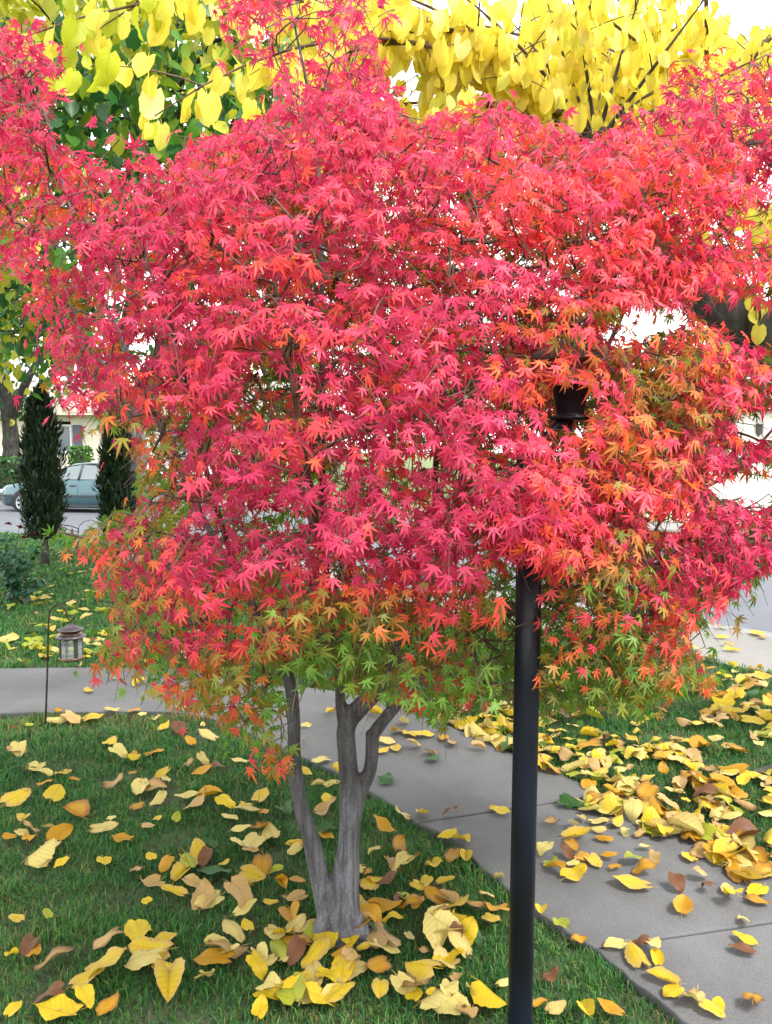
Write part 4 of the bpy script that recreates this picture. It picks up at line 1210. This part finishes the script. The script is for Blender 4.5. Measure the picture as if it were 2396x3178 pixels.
# the window seen beside the first cypress
gable_roof(h1, -8, 8, 0, 8, 2.62, 1.7)
for x, z, w, h in wins:
    window(h1, x, z, w, h)
    MB().box((x + w / 2 + .28, -.045, z), (.38, .04, h + .05)).build('shutter', 'shutter_grey', h1)
MB().box((5.4, -.03, 1.05), (1.0, .06, 2.1)).build('door', 'shutter_grey', h1)
h2 = thing('house', 'white garage and house across the street at the right edge', 'house', loc=(16.6, 33.4, .74), rz=R(-10))
for a_, b_, c_, d_ in ((-3.6, -.4, 0, 2.7), (4.5, 6, 0, 2.7), (-.4, 4.5, 2.15, 2.7)): lap_wall('wall', a_, b_, c_, d_, 'white_wall', h2, .9)
for sx in (-3.6, 6): MB().box((sx, 4, 1.35), (.1, 8, 2.7)).build('wall', 'white_wall', h2)
gd = MB()
gdo = thing_door = None
for r_ in range(4):
    o = MB()
    for cc in range(4):
        o.box((-.4 + .6125 + cc * 1.225, .03, .27 + r_ * .535), (1.19, .05, .50))
    o.build('door_panel', 'garage_door', h2, bevel=.02)
gable_roof(h2, -3.6, 6, 0, 8, 2.72, 1.5)
wl_ = MB().box((-.85, -.12, 1.75), (.22, .2, .36)).box((-.85, -.12, 1.97), (.28, .26, .06)).box((-.85, -.05, 1.62), (.06, .12, .3)).build('wall_lamp', 'dark_trim', h2, bevel=.01)
window(h2, -2.3, 1.5, 1.1, 1.1)
drive = MB()
dl = [at(2060, 1600, 19.0), at(2120, 1500, 30.0)]
for off, zz, pa, pb in ((9.3, .075, 1960, 2900), (12, .375, 2030, 2860), (16, .645, 2090, 2800), (27.3, .76, 2200, 2700)):
    for px_ in (pa, pb):
        kk = (px_ - CXP) / F; yy = (10.0 + 1.4142 * off) / (1 + kk)
        drive.v.append((kk * yy, yy, zz))
for i in range(3): drive.f.append((i * 2, i * 2 + 1, i * 2 + 3, i * 2 + 2))
dv = drive.build('driveway', 'drive_concrete'); dv['kind'] = 'structure'
# hedge and clipped shrub
def clipped(name, label, c, d, n, cols, rz=0):
    t = thing(name, label, 'shrub', loc=c, rz=rz)
    MB().box((0, 0, d[2] * .5), (d[0] * .86, d[1] * .86, d[2] * .9)).build('branches', 'stem_green', t, bevel=.1)
    v = rng.uniform(-.5, .5, (n, 3)); ax = rng.integers(0, 3, n); sg = rng.choice([-1, 1], n)
    v[np.arange(n), ax] = sg * (.5 + rng.normal(0, .025, n))
    P = v * np.array(d) + np.array([0, 0, d[2] / 2]); P[:, 2] = np.maximum(P[:, 2], .02)
    c_ = np.array(cols)[rng.integers(0, len(cols), n)] * rng.uniform(.7, 1.2, n)[:, None]
    leaves_obj('foliage', SM_T, rng.integers(0, 5, n), P, frames(rng.normal(0, 1, (n, 3)), v * 2 + rng.normal(0, .4, (n, 3))), rng.uniform(.08, .13, n), c_, c_, 'green_leaf', t)['kind'] = 'stuff'
hp_ = at(48, 1468, 25.5)
clipped('hedge', 'trimmed green hedge behind the bonnet of the parked car', (hp_[0] - .8, 25.5, .33), (3.4, 1.0, 1.05), 3000, [G1, G2 * .8, G1 * .8])
sp2 = at(242, 1432, 32.6)
clipped('clipped_shrub', 'clipped square green shrub under the cream house window', (sp2[0], 32.9, .68), (.72, .7, 1.05), 900, [G2 * .8, G2])

# ------------------------------------------------------------------ grass
def blades(name, P, h, w, cols, r, parent=None):
    n = len(P); an = r.uniform(0, 6.283, n); le = r.uniform(.15, .95, n)
    d = np.stack([np.cos(an), np.sin(an), 0 * an], 1); s = np.stack([-np.sin(an), np.cos(an), 0 * an], 1)
    tw = r.uniform(-.8, .8, n)[:, None]; s = s * np.cos(tw) + d * np.sin(tw)
    H = h[:, None]; W = w[:, None]; L = le[:, None]; up = np.array([0, 0, 1.0])
    b = P; m_ = P + d * H * L * .28 + up * H * .62; t = P + d * H * L * .95 + up * H * (1.0 - .28 * L)
    V = np.stack([b - s * W / 2, b + s * W / 2, m_ - s * W * .42, m_ + s * W * .42, t], 1).reshape(-1, 3)
    o = np.arange(n)[:, None] * 5
    Fc = np.stack([o + [0, 1, 3], o + [0, 3, 2], o + [2, 3, 4]], 1).reshape(-1, 3)
    C = np.repeat(cols, 5, 0)
    ob = np_mesh(name, V, Fc, 'grass_blade', parent, None, C, smooth=False)
    return ob
def scatter(x0, x1, y0, y1, dens, r):
    n = int((x1 - x0) * (y1 - y0) * dens)
    return np.stack([r.uniform(x0, x1, n), r.uniform(y0, y1, n)], 1)
rg = np.random.default_rng(23)
shr = PATHPOLY.copy()
def on_lawn(p):
    k = ~inpoly(p + rg.normal(0, .014, p.shape), shr)
    # lawn side of the pavement
    i = np.argmin(((p[:, None, :] - kerb[None, ::2, :]) ** 2).sum(-1), 1) * 2
    off = ((p - kerb[i]) * nrm_[i]).sum(1)
    k &= off < -1.2 * walkw[i]
    q, f = proj(np.c_[p, np.zeros(len(p))])
    fr_ = (q[:, 0] > -120) & (q[:, 0] < 2520) & (q[:, 1] < 3330)
    k &= fr_ | (rg.random(len(p)) < .3)
    return k
GP = []; GH = []; GW = []
for (y0, y1, dens, hh_, ww) in ((1.35, 1.75, 7000, .034, .005), (1.75, 2.6, 26000, .034, .0028), (2.6, 3.6, 18000, .037, .0032), (3.6, 5.2, 11000, .044, .0042), (5.2, 8.0, 4600, .048, .0068), (8, 12, 1800, .055, .0115), (12, 19.5, 700, .06, .02)):
    xm = y1 * .72 + .25
    p = scatter(-xm, xm, y0, y1, dens, rg)
    # uneven density: tufts and thin places
    p = p[on_lawn(p)]
    nz = noise3(np.c_[p, np.zeros(len(p))], 5.0, 1.7) if len(p) < 90000 else np.interp(np.sin(p[:, 0] * 7.3 + np.sin(p[:, 1] * 5.1) * 2), [-1, 1], [-.5, .5])
    kp = rg.random(len(p)) < np.clip(.80 + nz * .7, .25, 1)
    p = p[kp]; nz = nz[kp]
    GP.append(np.c_[p, np.full(len(p), -.004)]); GH.append(hh_ * rg.uniform(.55, 1.35, len(p)) * (1 + nz * .5)); GW.append(ww * rg.uniform(.7, 1.3, len(p)))
GP = np.vstack(GP); GH = np.concatenate(GH); GW = np.concatenate(GW)
pal_g = np.array([srgb(60, 124, 54, .66), srgb(80, 144, 62, .66), srgb(48, 108, 62, .66), srgb(118, 166, 72, .66), srgb(168, 164, 98, .5), srgb(130, 104, 66, .45)])
dry = np.exp(-((GP[:, 0] - gnd(350, 2240)[0]) / .6) ** 2 - ((GP[:, 1] - gnd(350, 2240)[1]) / .22) ** 2)
ci = rg.choice(6, len(GP), p=[.34, .28, .2, .10, .05, .03])
dm = rg.random(len(GP)) < dry * .55; ci[dm] = rg.choice([4, 5], dm.sum())
pn = np.sin(GP[:, 0] * 3.1 + 1.3 * np.sin(GP[:, 1] * 2.3)) * np.sin(GP[:, 1] * 2.7 + 1.1 * np.sin(GP[:, 0] * 3.7))
th = rg.random(len(GP)) < np.clip(pn - .35, 0, 1) * .5            # thatchy, drier patches
ci[th] = rg.choice([3, 4, 5], th.sum(), p=[.4, .4, .2])
gc = pal_g[ci] * rg.uniform(.7, 1.25, len(GP))[:, None] * (1 + .16 * pn[:, None])
grass = blades('grass', GP, GH, GW, gc, rg); grass['kind'] = 'stuff'
print('blades', len(GP))

# ------------------------------------------------------------------ fallen leaves
CW = {'y': (236, 204, 44), 'p': (234, 216, 128), 't': (210, 174, 112), 'o': (214, 160, 30), 'b': (128, 84, 54), 'g': (58, 104, 48), 'l': (176, 184, 52)}
CN = {'y': 'golden yellow', 'p': 'pale cream', 't': 'tan', 'o': 'ochre', 'b': 'brown', 'g': 'green', 'l': 'lime green'}
Z8 = """105 70 120p,215 150 110p,355 185 110y,265 235 90o,435 220 60o,110 325 170y,320 300 170y,425 405 170o,135 445 95y,135 530 95p,60 550 60o,350 530 150o,300 500 90p,275 700 95t,340 715 95y,645 440 75p,795 370 100o,860 490 85t,910 440 80y,1015 438 65l,690 560 130o,665 240 120t,755 185 65o,895 265 160t,925 200 95y,895 65 110o,690 80 120p,765 100 75o,625 15 130y,1065 310 140p,1150 365 170t,1215 310 140o,1305 360 140y,1425 365 85y,1505 310 150y,1520 410 85o,1310 435 120p,1395 500 110p,1505 510 140o,1640 405 110g,1180 130 95p,1090 125 65t,1150 180 120o,1270 155 110b,1370 110 110p,1195 590 110g,1145 640 150y,1065 710 140y,1175 700 130b,1250 750 190g,1295 695 65y,945 735 110o,1045 765 140y,800 745 105t,840 840 190t,985 870 160y,840 920 100y,1120 830 130t,1180 900 200t,1465 785 150y,1375 840 150y,1525 720 75y,1590 745 105l,1630 825 95o,1645 910 85t,1565 925 55y,865 660 55y,85 1015 110y,270 990 85l,165 1190 150b,70 1235 75y,800 1100 220y,960 1130 130y,1420 1055 110y,640 1310 260y,520 1350 200y,500 1490 165y,265 1480 170b,310 1555 280y,85 1530 120y,350 1510 65p,1190 1350 125p,1580 1110 115p,1510 1440 200p,1620 1430 140y"""
Z6 = """540 1540 170o,580 1640 140t,560 1740 170o,660 1830 120l,460 1850 110p,560 1900 220o,680 1980 230y,830 1960 120o,900 1975 120p,1050 2030 160o,990 1920 100y,1080 1850 250t,1030 1770 200o,1130 1760 130y,970 1680 120p,1010 1560 130o,990 1490 95o,1330 1540 120y,1390 1460 160y,1230 1430 170o,1030 1370 105p,1170 1330 150o,1480 1400 140o,1560 1390 95y,1530 1310 130y,1440 1280 120y,1070 1230 150o,1185 1165 105p,1310 1170 130y,1455 1155 95b,1240 1860 95p,1310 1950 110t,1480 1980 200y,1500 1890 130b,1590 1670 160o,1500 1750 140y,1390 1720 130t,1600 1840 130g,1220 1680 140o,1190 1640 95b,770 1280 110o,750 1250 120g,590 1330 105o,530 1140 130g,780 1130 150t,760 1060 110y,800 980 110p,710 985 85p,810 900 75y,650 920 85y,720 850 120p,650 650 60p,640 740 55t,795 570 65y,1090 790 90y,1160 780 90y,1105 950 130g,1380 835 110g,1350 810 100t,1480 755 110t,1280 765 110y,1110 740 120p,1050 580 100y,1250 700 120y,1330 700 120y,1430 720 100o,1570 650 140y,1160 690 100o,1200 640 100p,1640 780 85t,420 2000 110p,520 1990 85p,700 2100 140p,660 2180 170p,560 2190 150y,800 2170 150p,870 2040 150y,60 2090 110p,1520 2100 95t,1600 2180 130p,1370 2190 65y"""
Z7 = """75 1060 120y,560 930 110o,900 1050 110y,700 1030 130y,750 1010 100b,520 1025 85p,575 1000 65p,425 1020 110g,590 1075 130p,620 1045 150l,535 1110 75p,630 1120 120p,480 1150 85p,720 1130 110y,800 1110 150p,860 1140 95p,1060 1130 120o,360 1135 110t,520 1200 170y,610 1170 85p,640 1215 100o,760 1190 75p,835 1195 85t,920 1185 95l,975 1210 110t,1020 1175 120p,1110 1190 150p,1170 1180 85p,860 1265 65p,325 1290 115p,480 1255 120o,440 1295 100b,520 1320 110o,600 1340 130y,660 1310 100o,500 1405 155y,380 1375 110o,370 1350 85l,480 1350 65p,820 1330 130l,850 1395 140o,920 1345 95t,715 1370 75o,780 1455 200y,1045 1480 120b,1185 1420 95t,1190 1475 95b,1075 1575 155o,1310 1480 110p,1330 1530 160y,1440 1440 180y,1460 1500 150y,1480 1550 120o,1360 1390 190o,1470 1340 140o,1330 1300 160p,1180 1250 105p,1160 1290 120t,1100 1310 100y,1280 1250 150t,1240 1330 120y,1400 1660 75p,1395 1750 125y,1380 1810 130b,700 1785 135p,820 1850 170y,900 1790 135p,930 1850 120y,830 1790 110b,950 1960 175y,1010 2040 135y,1120 2090 190p,1260 2110 120y,1240 2145 140y,1450 2080 155o,520 1755 65o,430 1680 110l,310 1600 65y,90 1430 95p,60 1590 140o,30 1520 95p,50 1650 110y,110 1985 85p,370 1950 65b,310 2100 110o,400 2120 125p,550 2130 140y,670 2120 150o"""
Z5 = """430 1085 65o,700 1130 160y,540 1165 160t,410 1160 170p,820 1075 110p,985 1085 90o,1045 1110 60p,1175 1145 100p,1500 1185 60p,1220 1205 110y,1330 1250 150b,1530 1275 170p,1400 1310 120o,130 1400 150t,215 1190 60l,85 1215 50b,290 1500 130p,660 940 105y,1025 885 130y,1060 1015 65l,820 850 70y,585 755 65p,350 630 120y,460 440 75l,645 455 40y,770 520 80y,375 165 70y,240 260 85y,745 340 90l,665 560 85b,540 330 80l,440 350 80y,1350 1065 110p,1590 780 110y,640 690 70y,760 670 65y,265 365 45t,830 480 60l,1640 820 80l,855 320 75o"""
def parse(s, ox, oy, sc):
    out = []
    for e in s.replace('\n', ',').split(','):
        x, y, lc_ = e.split(); out.append((ox + float(x) / sc, oy + float(y) / sc, float(lc_[:-1]) / sc, lc_[-1]))
    return out
FL = parse(Z8, 0, 2300, 1.853) + parse(Z6, 600, 1900, 1.843) + parse(Z7, 1500, 1900, 1.731) + parse(Z5, 0, 1750, 2.383)
r3 = np.random.default_rng(77)
def rand_fill(n, poly, sizes, cols, pr, clump=None):
    p = np.array(poly); out = []
    while len(out) < n:
        c = r3.uniform(p.min(0), p.max(0))
        if not inpoly(c[None], poly)[0]: continue
        if clump is not None:
            v = noise.noise(Vector((c[0] / 130, c[1] / 70, clump)))
            if r3.random() > .55 + v * 1.1: continue
        d = gnd(*c)[1]
        out.append((c[0], c[1], r3.uniform(*sizes) * F / d, r3.choice(list(cols), p=pr)))
    return out
CP = 'ypotblg'; PR = [.36, .26, .17, .12, .04, .04, .01]
FL += rand_fill(330, [(1680, 2090), (2080, 2030), (2420, 2080), (2420, 2690), (2310, 2640), (2180, 2570), (2040, 2510), (1900, 2440), (1780, 2400), (1690, 2330), (1670, 2200)], (.06, .13), CP, PR, 2.2)
FL += rand_fill(70, [(1170, 2180), (1700, 2170), (1700, 2400), (1500, 2295), (1380, 2250), (1250, 2200)], (.09, .16), CP, PR)
FL += rand_fill(50, [(1950, 2440), (2390, 2660), (2390, 2740), (2100, 2600), (1780, 2500)], (.09, .15), CP, PR, 5.1)
FL += rand_fill(120, [(25, 1760), (560, 1740), (700, 1900), (560, 2060), (25, 2060)], (.09, .15), 'lpyg', [.45, .3, .15, .1])
FL += rand_fill(26, [(1300, 2110), (2300, 1960), (2390, 2060), (2000, 2110), (1700, 2150)], (.09, .14), CP, PR)
FL += rand_fill(60, [(740, 2480), (1180, 2560), (1560, 2830), (1560, 3150), (640, 3150)], (.06, .13), CP, PR, 3.3)
FL += rand_fill(40, [(60, 2350), (950, 2350), (1550, 2850), (1560, 3150), (60, 3150)], (.07, .13), CP, PR, 9.3)
for (px, py, sz, cc) in ((2345, 1962, 62, 'y'), (2240, 1945, 40, 'l'), (2368, 1976, 34, 'o')): FL.append((px, py, sz, cc))
TB = BASE[:2]; PB = np.array([lx, POLE_Y]); HB = hb[:2]
infos = []
kz_i = lambda p: (np.argmin(((p - kerb) ** 2).sum(1)))
for (px, py, ln, cc) in FL:
    g0 = gnd(px, py, .03)
    onp = bool(inpoly(g0[None, :2], PATHPOLY)[0])
    p = gnd(px, py, PZ + .012 if onp else .035)
    i = kz_i(p[:2]); off = float(((p[:2] - kerb[i]) * nrm_[i]).sum())
    if off > .1: p = gnd(px, py, -.09)
    elif off > -1.2: p = gnd(px, py, .025)
    size = float(np.clip(ln * p[1] / F * .97, .05, .152))
    form = r3.choice(['flat', 'curled', 'folded', 'cupped', 'twisted'], p=[.34, .26, .14, .16, .10])
    if cc in 'bt' and form == 'flat': form = 'curled'
    kw = dict(flat=dict(bend=r3.uniform(-.25, .3), fold=.08, ripple=.04), curled=dict(bend=r3.choice([-1, 1]) * r3.uniform(.6, 1.4), fold=.2, ripple=.075),
              folded=dict(bend=r3.uniform(-.4, .4), fold=r3.uniform(.5, 1.3), ripple=.03), cupped=dict(bend=r3.uniform(.2, .7), roll=r3.uniform(2.0, 4.2), ripple=.035),
              twisted=dict(bend=r3.uniform(-.8, .8), fold=.25, ripple=.06, twist=r3.uniform(-1.3, 1.3)))[form]
    lob = .22 if (cc == 'g' and ln > 70) else 0.0
    v, f, uv, rad = ovate(r3, na=11, wide=r3.uniform(.33, .43), lobed=lob, **kw)
    v = v * size; v[:, 1] -= size * .5
    flip = r3.random() < .35
    if flip: v[:, 2] *= -1
    a = r3.uniform(0, 6.283); tx, ty = r3.normal(0, .16 if not onp else .05, 2)
    M = np.array((Matrix.Rotation(a, 3, 'Z') @ Matrix.Rotation(tx, 3, 'X') @ Matrix.Rotation(ty, 3, 'Y')))
    v = v @ M.T
    body = v[:-6] if len(v) > 6 else v
    v[:, 2] -= np.percentile(body[:, 2], 10 if onp else 16)
    v[:, 2] = np.maximum(v[:, 2], -.009 if onp else -.03)
    base = np.array(srgb(*CW[cc], .62)) * r3.uniform(.85, 1.1)
    tipc = np.array(srgb(*CW['t' if cc in 'yp' else ('b' if cc in 'ot' else cc)], .62)) if r3.random() < .45 else base
    rim = np.clip(rad, 0, 1)[:, None] ** 2 * .8
    col = base * (1 - rim) + tipc * rim
    infos.append(dict(p=p, v=v, f=f, uv=uv, c=col, cc=cc, form=form, size=size, onp=onp, off=off, app=size / np.linalg.norm(p - [0, 0, CAMZ]), lob=lob))
order = np.argsort([-i['app'] * (1 if abs(proj(i['p'])[0][0][0] - 1198) < 1190 and proj(i['p'])[0][0][1] < 3170 else .01) for i in infos])
single, mass = order[:290], order[290:]
if len(mass):
    V = []; Fc = []; U = []; C = []; o_ = 0
    for i in mass:
        d = infos[i]; V.append(d['v'] + d['p']); Fc.append(d['f'] + o_); U.append(d['uv']); C.append(d['c']); o_ += len(d['v'])
    fo = np_mesh('leaf_litter', np.vstack(V), np.vstack(Fc), 'fallen_leaf', None, np.vstack(U), np.vstack(C))
    tag(fo, 'small scattered yellow leaves farther off on the lawn', 'leaves', kind='stuff')
# labels
ORD = ['', 'second ', 'third ', 'fourth ', 'fifth ', 'sixth ', 'seventh ', 'eighth ', 'ninth ', 'tenth ', 'eleventh ', 'twelfth ', 'thirteenth ', 'fourteenth ', 'fifteenth ', 'sixteenth ']
groups = {}
for i in single:
    d = infos[i]; p = d['p'][:2]
    lm = min((('maple trunk', TB), ('black post', PB), ('hook stake', HB)), key=lambda t: np.linalg.norm(p - t[1]))
    dv_ = p - lm[1]
    side = ('right of' if dv_[0] > 0 else 'left of') if abs(dv_[0]) > abs(dv_[1]) else ('behind' if dv_[1] > 0 else 'in front of')
    if d['off'] > -1.2: sf = 'on the pavement edge'
    else: sf = 'on the path' if d['onp'] else 'on grass'
    big_ = 'large ' if d['size'] > .135 else ('small ' if d['size'] < .085 else '')
    frm = 'lobed ' if d['lob'] else d['form'] + ' '
    key = f"{big_}{frm}{CN[d['cc']]} leaf {sf} {side} the {lm[0]}"
    groups.setdefault(key, []).append((np.linalg.norm(dv_), i))
for key, L in groups.items():
    L.sort()
    for n_, (dist_, i) in enumerate(L):
        d = infos[i]
        lab = key if len(L) == 1 else key + (f", {ORD[n_] if n_ < 16 else ''}nearest it")
        o = np_mesh('fallen_leaf', d['v'], d['f'], 'fallen_leaf', None, d['uv'], d['c'])
        o.location = tuple(d['p'])
        tag(o, lab, 'leaf', 'fallen leaves on the path' if d['onp'] else 'fallen leaves on the lawn')
print('fallen', len(FL))
